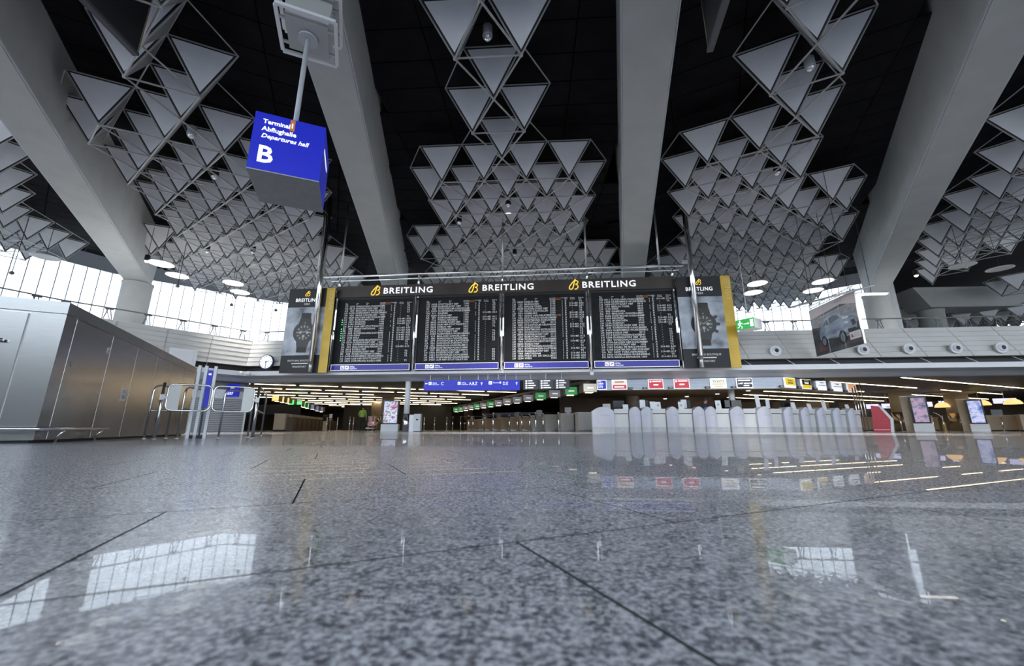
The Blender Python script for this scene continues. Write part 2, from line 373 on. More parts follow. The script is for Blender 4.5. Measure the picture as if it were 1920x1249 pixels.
def cluster(c, rows, label):
    cells = [(wv, r) for r, (a, b) in rows.items() for wv in [a + i for i in range(int(round(b - a)) + 1)]]
    c0 = lat(c, *cells[len(cells) // 2])
    t = thing('suspended_lattice', label, 'ceiling lattice', c0, math.radians(CL[c][2]))
    inv = (T(c0) @ RZ(math.radians(CL[c][2]))).inverted()
    apex = {}; top = {}; rods = []
    key = lambda p: (round(p.x, 2), round(p.y, 2))
    pm = None; side = MB()
    for wv, r in cells:
        A, P, Q, B = cellpts(c, wv, r)
        apex[(wv, r)] = A
        if pm is None:
            Mi = (T(A) @ RZ(math.radians(CL[c][2]))).inverted()
            tr = inset([Mi @ P, Mi @ Q, Mi @ A]); m = MB(); framed(m, [Mi @ P, Mi @ Q, Mi @ A]); pm = m.mesh('panel', [panelm, black])
        link('panel', pm, t, inv @ T(A) @ RZ(math.radians(CL[c][2])))
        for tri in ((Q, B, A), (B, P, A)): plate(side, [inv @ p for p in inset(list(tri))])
        for p in (P, Q, B):
            rods.append((A, p, 0.024))
        top[(wv - .5, r)] = P; top[(wv + .5, r)] = Q; top[(wv, r + 1)] = B
        rods.append((P, Q, 0.026)); rods.append((Q, B, 0.022)); rods.append((B, P, 0.022))
    for (wv, r), A in apex.items():
        for dw, dr in ((1, 0), (0.5, 1), (-0.5, 1)):
            o = apex.get((wv + dw, r + dr))
            if o: rods.append((A, o, 0.028))
    for (wv, r), A in top.items():
        for dw, dr in ((1, 0), (0.5, 1), (-0.5, 1)):
            o = top.get((wv + dw, r + dr))
            if o: rods.append((A, o, 0.022))
    seen = {}
    for a, b, rr in rods:
        k = tuple(sorted((key(a), key(b))))
        if k not in seen: seen[k] = (a, b, rr)
    rl = sorted(seen.values(), key=lambda x: (x[0] + x[1]).length if (x[0] + x[1]).y > 14 else 999)
    for a, b, rr in rl[:300]: link('rod', rodmesh, t, inv @ rodM(a, b, rr))
    if len(rl) > 300:
        m = MB()
        for a, b, rr in rl[300:]: m.tube(inv @ a, inv @ b, rr, n=6, caps=False)
        tag(m.build('far_rods', rodm, t, smooth=True), kind='stuff')
    for A in apex.values(): link('node', nodemesh, t, inv @ T(A) @ RZ(0))
    tag(side.build('rear_panels', rear_shade, t), kind='stuff')
def alt(r0, r1, odd, even): return {r: (odd if r % 2 else even) for r in range(r0, r1)}
rc = {4: (-1, 0), 5: (-.5, -.5), 6: (-1, 0), 7: (-.5, -.5), 8: (-1, 0), 9: (-.5, -.5), 10: (-2, 1), 11: (-2.5, 1.5), 12: (-2, 1), 13: (-2.5, 1.5), 14: (-2, 1), 15: (-3.5, 1.5), 16: (-4, 1), 17: (-3.5, 2.5), 18: (-3, 3), 19: (-3.5, 2.5), 20: (-4, 3)}
rc.update(alt(21, 29, (-4.5, 3.5), (-5, 4)))
cluster('C', rc, 'suspended triangular lattice above the departure board, central one')
rl_ = {5: (-3.5, -2.5), 6: (-3, -3), 7: (-3.5, -2.5), 8: (-3, -3), 9: (-3.5, -2.5), 10: (-3, -3), 11: (-4.5, -2.5), 12: (-5, -1), 13: (-4.5, -1.5), 14: (-5, -1), 15: (-4.5, -1.5), 16: (-5, -1), 17: (-4.5, -1.5), 18: (-5, -1), 19: (-4.5, -.5), 20: (-6, 0), 21: (-6.5, -.5), 22: (-6, 0), 23: (-6.5, .5), 24: (-6, 0), 25: (-6.5, .5), 26: (-6, 1), 27: (-6.5, .5), 28: (-5, 1)}
cluster('L', rl_, 'suspended triangular lattice behind the blue hall sign')
rr_ = {5: (1.5, 2.5), 6: (1, 2), 7: (1.5, 1.5), 8: (1, 2), 9: (1.5, 1.5), 10: (0, 2), 11: (-.5, 1.5), 12: (0, 2), 13: (-.5, 1.5), 14: (0, 3), 15: (-.5, 3.5), 16: (0, 3), 17: (-.5, 3.5), 18: (-1, 4), 19: (-1.5, 3.5), 20: (-2, 3), 21: (-1.5, 3.5), 22: (-2, 3)}
rr_.update(alt(23, 31, (-1.5, 4.5), (-2, 5)))
cluster('R', rr_, 'suspended triangular lattice above the car banner and right advertising banner')
rf = {r: ((-5.5, -1.5) if r % 2 else (-5, -2)) for r in range(15, 24)}; rf.update({24: (-5, -1), 25: (-5.5, -.5), 26: (-5, 0), 27: (-4.5, -1.5), 28: (-4, -1)})
cluster('FL', rf, 'suspended triangular lattice cut off by the left edge of the picture')
rg = {14: (3, 4), 15: (2.5, 4.5), 16: (3, 5), 17: (2.5, 4.5), 18: (3, 5), 19: (2.5, 4.5), 20: (2, 5), 21: (2.5, 4.5), 22: (2, 5), 23: (1.5, 4.5), 24: (2, 4), 25: (1.5, 3.5), 26: (2, 3), 27: (1.5, 3.5), 28: (2, 2), 29: (1.5, 2.5), 31: (1.5, 1.5)}
cluster('FR', rg, 'suspended triangular lattice at the right edge beyond the right beam')
# ================================================================== WINDOW WALLS
WP = [(-43, 8), (-41, 14), (-39.3, 23.2), (-37, 29), (-29, 37), (-21, 42.5), (0, 47), (20, 43.8), (30.2, 36.4)]
WZ0, WZ1 = 4.3, 13.3
def pane_mesh(wd): return MB().box(0.028, wd - 0.028, -0.02, 0.02, 0, WZ1 - WZ0).mesh('pane', glassm)
mull = mat('mullion', (0.42, 0.44, 0.46), 0.5)
wn = 0
upper = MB()
for (x0, y0), (x1, y1) in zip(WP[:-1], WP[1:]):
    wn += 1
    d = Vector((x1 - x0, y1 - y0)); L = d.length; n = max(1, round(L / 0.8)); wd = L / n; a = math.atan2(d.y, d.x)
    wo_ = thing('window_%d' % wn, None, None, (x0, y0, WZ0), a); struct(wo_)
    pmh = pane_mesh(wd); mm = MB()
    for i in range(n):
        link('pane', pmh, wo_, T(i * wd, 0, 0)); mm.box(i * wd - 0.028, i * wd + 0.028, -0.03, 0.03, 0, WZ1 - WZ0)
    mm.box(0, L, -0.06, 0.06, WZ1 - WZ0 - 0.15, WZ1 - WZ0); mm.box(0, L, -0.06, 0.06, 0, 0.15)
    mm.build('window_frame', mull, wo_)
    nx = Vector((-d.y, d.x)).normalized() * 0.3
    upper.slab([(x0, y0), (x1, y1), (x1 + nx.x, y1 + nx.y), (x0 + nx.x, y0 + nx.y)], WZ1, 15.6)
struct(upper.build('wall_upper', softgrey))
jp = thing('window_jamb', 'white window jamb post beside the column behind the car banner', 'post', (30.35, 36.4, 4.3), 0.0)
MB().box(-0.35, 0.35, -0.35, 0.35, 0, 9).build('jamb_post', white, jp)
# glazed street front behind the viewer
gf = thing('window_%d' % (wn + 1), None, None, (0, -16.5, 0)); struct(gf)
mm = MB()
for i in range(-14, 16): mm.box(i * 3 - 0.06, i * 3 + 0.06, -0.1, 0.1, 0, 15.6)
for z in (0.1, 3.0, 7.0, 11.0, 15.5): mm.box(-42, 45, -0.06, 0.06, z - 0.05, z + 0.05)
mm.build('window_frame', mull, gf); MB().box(-42, 45, -0.01, 0.01, 0.1, 15.5).build('pane', clearglass, gf)
# ================================================================== GALLERY (mezzanine)
GP = [(34, 21.0), (-16.75, 20.95), (-20.9, 14.6), (-24.0, 6.0)]      # top inner edge of the parapet, right to left
def offset(poly, n):
    """shift a polyline towards the hall by n"""
    out = []; N_ = []
    for (x0, y0), (x1, y1) in zip(poly[:-1], poly[1:]):
        d = Vector((x1 - x0, y1 - y0)).normalized(); N_.append(Vector((-d.y, d.x)))
    for i, p in enumerate(poly):
        if i == 0: nn = N_[0] * n
        elif i == len(poly) - 1: nn = N_[-1] * n
        else:
            b = (N_[i - 1] + N_[i]).normalized(); nn = b * (n / b.dot(N_[i]))
        out.append((p[0] + nn.x, p[1] + nn.y))
    return out
PR = dict(top=(0.0, 5.07), bot=(0.85, 3.48))
def band(m, n0, z0, n1, z1, segs=None, mi=0):
    a = offset(GP, n0); b = offset(GP, n1)
    for i in range(len(GP) - 1):
        if segs and i not in segs: continue
        m.quad((*b[i], z1), (*b[i + 1], z1), (*a[i + 1], z0), (*a[i], z0), mi)
GW = ['wall_right', 'wall_left', 'wall_far_left']
for i in range(3):
    m = MB()
    band(m, 0.80, 3.50, -0.05, 5.04, (i,)); band(m, -0.05, 5.04, -0.35, 5.04, (i,)); band(m, 0.80, 3.5, -0.3, 3.5, (i,))
    wl = struct(m.build(GW[i], mat('parapet_joint', (0.50, 0.49, 0.47), 0.6)))
    a = offset(GP, 0.0); b = offset(GP, 0.85)
    A0, A1 = Vector((*a[i], 5.07)), Vector((*a[i + 1], 5.07)); B0, B1 = Vector((*b[i], 3.48)), Vector((*b[i + 1], 3.48))
    L = (A1 - A0).length; nb = max(1, round(L / 2.05)); NR = 6
    for c_ in range(nb):
        for r_ in range(NR):
            def pt(s, t): return (A0.lerp(A1, s)).lerp(B0.lerp(B1, s), t)
            g = 0.007 / (L / nb)
            s0, s1 = (c_ + g) / nb, (c_ + 1 - g) / nb; t0, t1 = (r_ + 0.02) / NR, (r_ + 0.97) / NR
            q = [pt(s0, t0), pt(s1, t0), pt(s1, t1), pt(s0, t1)]
            nrm = (q[1] - q[0]).cross(q[3] - q[0]).normalized()
            if nrm.z > 0: nrm = -nrm
            q2 = [p + nrm * 0.012 for p in q[:2]] + [p + nrm * 0.03 for p in q[2:]]
            MB().add([*q2, *q], [(0, 1, 2, 3), (0, 4, 5, 1), (1, 5, 6, 2), (2, 6, 7, 3), (3, 7, 4, 0)]).build('plank', offwhite, wl)
    # dark recess, fascia, soffit
m = MB(); band(m, 0.45, 3.05, 0.45, 3.55); struct(m.build('trim_1', black))
m = MB(); band(m, 0.92, 2.93, 0.92, 3.17); band(m, 0.92, 3.17, 0.3, 3.17); struct(m.build('trim_2', fasciam))
m = MB(); band(m, 0.25, 2.86, 0.92, 2.93); band(m, -0.1, 2.69, 0.25, 2.86); band(m, -0.1, 2.69, -0.5, 2.69); band(m, -0.5, 2.69, -0.5, 3.1); struct(m.build('trim_3', softgrey))
tr4 = struct(thing('trim_4', None, None, (0, 0, 0)))
for i in range(2):
    a = offset(GP, 0.46); L = (Vector(a[i]) - Vector(a[i + 1])).length; nb = round(L / 2.05)
    b = offset(GP, 0.9)
    for c_ in range(1, nb):
        p = Vector(a[i]).lerp(Vector(a[i + 1]), c_ / nb); q = Vector(b[i]).lerp(Vector(b[i + 1]), c_ / nb)
        MB().tube((p.x, p.y, 3.50), (q.x, q.y, 3.18), 0.02, n=6).build('strut', fasciam, tr4)
# gallery floor slab and lower ceiling
gs = [(58, 21.6), *offset(GP, -0.5)[1:], (-44, 6), (-44, 24), (-40, 32), (-22, 45), (0, 49), (22, 46), (58, 46)]
struct(MB().slab(gs, 3.1, 4.3).build('floor_gallery', softgrey))
lc = MB().slab([(58, 21.45), (-16.6, 21.45), (-21.4, 14.6), (-24.4, 6), (-44, 6), (-44, 74), (58, 74)], 3.0, 3.08).build('ceiling_lower', lowceil); struct(lc)
# ================================================================== GALLERY RAILING
def railing(pts, label, n_off=-0.15, step=1.37, first=0.6):
    P = [Vector((x, y, 0)) for x, y in pts]; base = P[0]
    t = thing('railing', label, 'railing', (base.x, base.y, 5.05))
    o = Vector((base.x, base.y, 5.05))
    MB().path([(p + Vector((0, 0, 5.63))) - o for p in P], 0.032, 8).build('handrail', mat('rail_steel', (0.22, 0.21, 0.20), 0.35, 0.6), t, smooth=True)
    for a, b in zip(P[:-1], P[1:]):
        d = (b - a); L = d.length; d.normalize(); s = first
        while s < L - 0.2:
            c = a + d * s - o; m = MB()
            W = T(c.x, c.y, 0) @ RZ(math.atan2(d.y, d.x))
            def P(x, y, z): return W @ Vector((x, y, z))
            m.tube(P(-0.15, 0, 0.0), P(-0.03, 0, 0.57), 0.02, n=6); m.tube(P(0.15, 0, 0.0), P(0.03, 0, 0.57), 0.02, n=6)
            m.tube(P(-0.10, -0.03, 0.0), P(0.12, -0.03, 0.57), 0.016, n=6); m.box(-0.15, 0.15, -0.045, 0.02, 0.50, 0.57, M=W)
            m.build('baluster', mat('baluster_dark', (0.12, 0.115, 0.11), 0.4, 0.4), t)
            s += step
G2 = offset(GP, -0.18)
railing([G2[0], (7.2, 21.2)], 'steel gallery handrail with crossed balusters right of the departure board')
railing([(-11.4, 21.15), G2[1], G2[2], G2[3]], 'steel gallery handrail with crossed balusters left of the departure board')
# ================================================================== REMAINING WALLS
darkwall = mat('dark_wall', (0.13, 0.125, 0.12), 0.6, var=0.2, scale=0.6)
greywall = mat('grey_wall', (0.22, 0.22, 0.21), 0.6, var=0.1, scale=0.6)
struct(MB().box(-44, 58, 70, 70.3, 0, 3.0).build('wall_back', darkwall))
struct(MB().box(-44.3, -44, -16, 74, 0, 4.3).build('wall_left_outer', greywall))
struct(MB().box(58, 58.3, -16, 74, 0, 12.0).build('wall_right_outer', greywall))
added_glazing = struct(thing('window_%d' % (wn + 2), None, None, (58.1, 0, 12.0))); mm = MB()  # unseen glazing added high up to bring daylight onto the cross beam
for i in range(-5, 19): mm.box(-0.05, 0.05, i * 3 - 0.05, i * 3 + 0.05, 0, 3.6)
mm.build('window_frame', mull, added_glazing); MB().box(-0.01, 0.01, -16, 55, 0, 3.6).build('pane', clearglass, added_glazing)
struct(MB().box(46.5, 58, 55, 55.3, 4.3, 15.6).build('wall_back_upper', greywall))
struct(MB().slab([(30.5, 36.8), (30.9, 36.6), (47.2, 55.2), (46.8, 55.4)], 4.3, 15.6).build('wall_side_upper', darkwall))
struct(MB().box(-22, 14, -16.2, -15.9, 0, 4.4).build('wall_added_reflection', mat('added_reflection_wall', (0.55, 0.55, 0.54), 0.6, var=0.1, scale=0.4)))  # unseen wall added behind the viewer to grey the steel cabinet's reflection
# ================================================================== DEPARTURE BOARD
BX0, BX1, BZ0, BZ1, BY = -11.36, 6.60, 3.05, 7.76, 20.0
bc = (BX0 + BX1) / 2
bd = thing('departure_board', 'large black departure board with four flap displays under an advertising header', 'departure board', (bc, BY, 3.0))
def lx(x): return x - bc
hz0 = 7.12 - 3.0; hz1 = BZ1 - 3.0
hd = bx('header', brown, bd, lx(BX0), lx(BX1), -0.22, 0.12, hz0, hz1)
hd['label'] = 'brown illuminated advertising header'
def emblem(parent, x, y, z, s, m):
    """looped script capital beside the name"""
    o = MB(); 
    def P(pts, r): o.path([(x + a * s, y, z + b * s) for a, b in pts], r * s * 0.8, 6)
    P([(-0.38, 0.02), (-0.47, 0.12), (-0.40, 0.34), (-0.20, 0.62), (-0.04, 0.80), (0.02, 0.70), (-0.05, 0.40), (-0.14, 0.12), (-0.25, 0.02), (-0.38, 0.02)], 0.055)
    P([(-0.02, 0.78), (0.20, 0.86), (0.36, 0.76), (0.32, 0.58), (0.12, 0.48), (0.30, 0.42), (0.36, 0.22), (0.22, 0.04), (0.02, 0.02)], 0.055)
    P([(0.02, 0.80), (0.06, 0.95), (0.16, 0.98)], 0.05)
    return o.build('emblem', m, parent, smooth=True)
for px_, pe in (((722, 545), (709, 545)), ((905, 540), (890, 541)), ((1090, 536), (1076, 537))):
    a = atY(px_[0], px_[1], BY); e = atY(pe[0], pe[1], BY)
    emblem(hd, lx(e.x), -0.25, 7.44 - 3.0 - 0.25, 0.56, goldlit)
    text('BREITLING', 0.47, signwhite, hd, lx(a.x), -0.235, 7.44 - 3.0 - 0.17, 'brand_lettering', xs=1.10, sp=1.14, bold=0.006, ext=0.012)
POSTX = [-11.40, -6.88, -2.27, 2.22, 6.60]
B1 = """LH 1352 WARSCHAU-CANCELLED|LH 3514 DUESSELDORF HBF|AZ 409 MAILAND-CANCELLED|LH 3472 NUERNBERG-WUERZBURG|OS 436 GRAZ-CANCELLED|LH 3520 AACHEN HBF-KOELN HBF|LH 236 ROM-FIUMICINO|LH 1012 BRUESSEL|LH 1196 ZUERICH|LH 3416 ULM HBF-STUTTGART|B2 884 MINSK-NATIONAL|FB 410 SOFIA|LH 828 KOPENHAGEN-KASTRUP|LH 1218 GENF|BT 1246 RIGA|LH 252 MAILAND-MALPENSA|LH 3516 DUESSELDORF HBF|SK 676 KOPENHAGE-CANCELLED|LH 254 MAILAND-MALPENSA|LH 3620 KOELN HBF|LH 3518 DUESSELDORF HBF|EK 048 DUBAI-INTERNATIONAL|LH 3478 NUERNBERG-WUERZBURG|LH 3420 ULM HBF-STUTTGART|LH 3622 DORTMUND-KOELN HBF"""
B2 = """LH 3422 STUTTGART HBF|LH 3520 DUESSELDORF HBF|SK 636 STOCKHOLM-CANCELLED|LH 3476 NUERNBERG-WUERZBURG|OU 411 ZAGREB|LH 3624 KOELN HBF|AZ 407 ROM-FIUMICINO|LH 716 TOKIO-HANEDA|LH 3522 DUESSELDORF HBF|LH 3424 ULM HBF-STUTTGART|LH 3626 KOELN HBF|LH 3524 DUESSELDORF HBF|LH 3426 STUTTGART HBF|LH 3480 NUERNBERG-WUERZBURG|AZ 419 MAILAND-CANCELLED|LO 380 WARSCHAU-CANCELLED|SK 674 STOCKHOLM-CANCELLED|CA 936 SHANGHAI-PUDONG|SQ 325 SINGAPUR-CANCELLED|LH 3628 DORTMUND-KOELN HBF|JU 335 BELGRAD-CANCELLED|LH 3526 DUESSELDORF HBF|SK 1636 KOPENHAGE-CANCELLED|LH 3482 NUERNBERG-WUERZBURG|LH 3428 ULM HBF-STUTTGART"""
B3 = """LH 3630 KOELN HBF|LH 122 MUENCHEN|LH 202 BERLIN-TEGEL|LH 3528 DUESSELDORF HBF|AI 120 DELHI-CANCELLED|LH 034 HAMBURG|ET 707 ADDIS ABE-DELAYED|LH 506 SAO PAULO-GUARULHOS|LH 3632 DORTMUND-KOELN HBF|LH 3400 STUTTGART HBF|LH 800 STOCKHOLM-ARLANDA|LH 1124 BARCELONA|LH 3600 DORTMUND-KOELN HBF|LO 384 WARSCHAU-CANCELLED|LH 3500 DUESSELDORF HBF|LH 230 ROM-FIUMICINO|LH 1346 WARSCHAU-CANCELLED|LH 900 LONDON-HEATHROW|LH 3602 KOELN HBF|LH 3710 GOETTINGEN-KASSEL|LH 824 KOPENHAGEN-KASTRUP|LH 3502 DUESSELDORF HBF|LH 988 AMSTERDAM|LH 1026 PARIS CH. DE GAULLE|LH 1234 WIEN"""
B4 = """NZ 4011 AUCKLAND-VANCOUVER|LH 3460 NUERNBERG-WUERZBURG|LH 3404 STUTTGART HBF|LH 176 BERLIN-TEGEL|LH 1212 GENF|LH 008 HAMBURG|AZ 413 MAILAND-CANCELLED|LH 3606 DORTMUND-KOELN HBF|LH 1006 BRUESSEL|LH 096 MUENCHEN|LH 1184 ZUERICH|LH 3504 DUESSELDORF HBF|SK 640 KOPENHAGE-CANCELLED|LH 3462 NUERNBERG-WUERZBURG|LH 3608 KOELN HBF|LH 3714 GOETTINGEN-KASSEL|LH 3506 DUESSELDORF HBF|LO 382 WARSCHAU-CANCELLED|LH 3534 AACHEN HBF-KOELN HBF|LH 3410 STUTTGART HBF|DE 1502 PALMA DE MALLORCA|LH 3508 DORTMUND HBF-DUS HBF|UA 961 NEW YORK-NEWARK|LH 3466 NUERNBERG-WUERZBURG|DE 8476 MANILA-BANGKOK"""
HRS = [(14, 16), (17, 20), (21, 8), (8, 11)]
GATES = [[0, 0, 0, 0, 0, 0, 1, 1, 1, 0, 1, 1, 1, 1, 1, 1, 0, 0, 1, 0, 0, 0, 0, 0, 0], [0, 0, 0, 0, 1, 0, 1, 1] + [0] * 17,
         [0, 1, 1, 0, 0, 1, 1, 1, 0, 0, 1, 1, 0, 0, 0, 1, 0, 1, 0, 0, 1, 0, 1, 1, 1], [1, 0, 0, 1, 1, 1, 0, 0, 1, 1, 1, 0, 0, 0, 0, 0, 0, 0, 0, 0, 1, 0, 1, 0, 1]]
RO = 0.1245; TS = 0.125
for k, rows in enumerate((B1, B2, B3, B4)):
    x0, x1 = lx(POSTX[k]) + 0.11, lx(POSTX[k + 1]) - 0.13
    W = x1 - x0; z0, z1 = 0.07, hz0 - 0.03
    dp = MB().box(x0, x1, -0.12, 0.10, z0, z1).build('flap_display', flapm, bd)
    dp['label'] = ORD[k] + ' flap display from the left'
    # proud frame
    f = MB(); fw = 0.05
    f.box(x0, x1, -0.16, -0.12, z1 - 0.10, z1); f.box(x0, x0 + fw, -0.16, -0.12, z0, z1 - 0.10); f.box(x1 - fw, x1, -0.16, -0.12, z0, z1 - 0.10); f.box(x0 + fw, x1 - fw, -0.16, -0.12, z0, z0 + 0.03)
    f.build('frame', black, dp)
    fb = bx('footer_strip', bluebar, dp, x0 + 0.03, x1 - 0.03, -0.19, -0.12, z0 + 0.03, z0 + 0.36); 
    m = MB()
    for a, b, c, d_ in ((x0 + .03, x1 - .03, z0 + .03, z0 + .05), (x0 + .03, x1 - .03, z0 + .34, z0 + .36), (x0 + .03, x0 + .05, z0 + .05, z0 + .34), (x1 - .05, x1 - .03, z0 + .05, z0 + .34)): m.box(a, b, -0.20, -0.19, c, d_)
    m.build('footer_border', signwhite, dp)
    m = MB(); sx_ = x0 + 0.13 * W
    m.box(sx_, sx_ + 0.19, -0.20, -0.19, z0 + 0.1, z0 + 0.29).box(sx_ + .23, sx_ + 0.45, -0.20, -0.19, z0 + 0.1, z0 + 0.29); m.build('pictogram_tile', signwhite, dp)
    m = MB(); m.prism([(sx_ + .27, z0 + .15), (sx_ + .42, z0 + .22), (sx_ + .41, z0 + .26), (sx_ + .26, z0 + .19)], -0.205, -0.20).prism([(sx_ + .31, z0 + .12), (sx_ + .36, z0 + .24), (sx_ + .33, z0 + .24)], -0.205, -0.20)
    for q in range(3): m.box(sx_ + .03 + q * .05, sx_ + .06 + q * .05, -0.205, -0.20, z0 + .13, z0 + .26 - q * .03)
    m.build('pictogram', bluebar, dp)
    text('Abflug', 0.10, signwhite, dp, sx_ + 0.50, -0.195, z0 + 0.205, 'footer_lettering'); text('Departures', 0.085, signwhite, dp, sx_ + 0.50, -0.195, z0 + 0.11, 'footer_lettering', shear=0.2)
    R_ = [r.split(' ', 2) for r in rows.split('|')]; zt = z1 - 0.52
    rot = None
    def column(items, fx, nm, mt=textwhite, xs=1.0, sp=1.15):
        text('\n'.join(items), TS, mt, dp, x0 + fx * W, -0.135, zt, nm, lh=RO / TS, xs=xs * 1.04, sp=sp, ext=0.003, bold=0.0025)
    column([r[0] for r in R_], 0.105, 'airline_column'); column([r[1].rjust(4, ' ') for r in R_], 0.165, 'flight_column', xs=1.05)
    column([r[2] for r in R_], 0.25, 'destination_column', xs=1.0, sp=1.12)
    h0, h1 = HRS[k]; span = (h1 - h0) % 24 or 3
    column(['%02d%02d' % ((h0 + span * i // 25) % 24, (i * 35) % 60 // 5 * 5) for i in range(25)], 0.565, 'time_column', xs=0.95)
    column(['1' if random.random() > .12 else ' ' for i in range(25)], 0.705, 'terminal_column'); column(['B' if random.random() > .2 else 'A' for i in range(25)], 0.745, 'hall_column')
    column(['514-481' if g else '   -' for g in GATES[k]], 0.80, 'counter_column', xs=0.9); column([('A%d' % random.randint(10, 28) if g else random.choice(['T6', 'T7', ' ', 'T5'])) for g in GATES[k]], 0.915, 'gate_column')
    hdz = z1 - 0.33
    for fx, s in ((.105, 'Flug\nFlight'), (.25, 'nach\nto'), (.38, 'über\nvia'), (.56, 'planmäßig\nscheduled'), (.70, 'Terminal'), (.745, 'Halle\nHall'), (.81, 'Schalter\nCounter'), (.91, 'Flugsteig\nGate')):
        text(s, 0.075, textwhite, dp, x0 + fx * W, -0.135, hdz, 'heading', lh=0.95)
    text('erwartet\nexpected', 0.075, orange, dp, x0 + .632 * W, -0.135, hdz, 'heading', lh=0.95)
    # flap rows: thin recess lines between the rows
    m = MB()
    for r in range(25): m.box(x0 + 0.08 * W, x0 + 0.98 * W, -0.126, -0.12, zt - 0.035 - r * RO, zt - 0.022 - r * RO)
    tag(m.build('row_ledge', black, dp), kind='stuff')
    if k == 0:
        m = MB()
        for r in (6, 7, 8, 10, 11, 12, 13, 14, 15): m.prism(disc(x0 + 0.085 * W, zt + 0.04 - r * RO, 0.022, 8), -0.135, -0.12)
        tag(m.build('indicator_lamps', mat('indicator_green', (0.1, 0.9, 0.2), 0.4, emit=(0.1, 1.0, 0.25), es=1.5), dp), kind='stuff')
    if k == 2: text('0155', TS, orange, dp, x0 + .635 * W, -0.135, zt - 6 * RO, 'delay_time')
for i, x in enumerate(POSTX):
    m = MB().tube((lx(x), -0.20, 0.02 if i != 3 else -0.12), (lx(x), -0.20, hz0), 0.06, n=14)
    m.tube((lx(x), 0.05, hz0 + 0.5), (lx(x), 0.05, 8.5 - 3), 0.05, n=12); m.box(lx(x) - 0.05, lx(x) + 0.05, -0.2, 0.06, hz0 - 0.03, hz0 + 0.05)
    m.build('post', chrome, bd, smooth=True)
MB().lathe([(0.02, 0.12), (0.09, 0.08), (0.115, 0), (0.09, -0.08), (0.02, -0.115)], 16, M=T(lx(2.22), -0.20, -0.18)).build('camera_dome', white, bd, smooth=True)
MB().tube((lx(-12.3), -0.05, 8.42 - 3), (lx(7.15), -0.05, 8.42 - 3), 0.065, n=12).build('top_rail', chrome, bd, smooth=True)
MB().tube((lx(-12.0), 0.2, 8.26 - 3), (lx(7.0), 0.2, 8.26 - 3), 0.04, n=10).build('top_rail', chrome, bd, smooth=True)
for x in (-11.4, -2.27, 2.22, 6.0): MB().tube((lx(x), 0.1, 8.3 - 3), (lx(x), 0.1, 12.95 - 3), 0.05, n=10).build('hanger', dullsteel, bd, smooth=True)
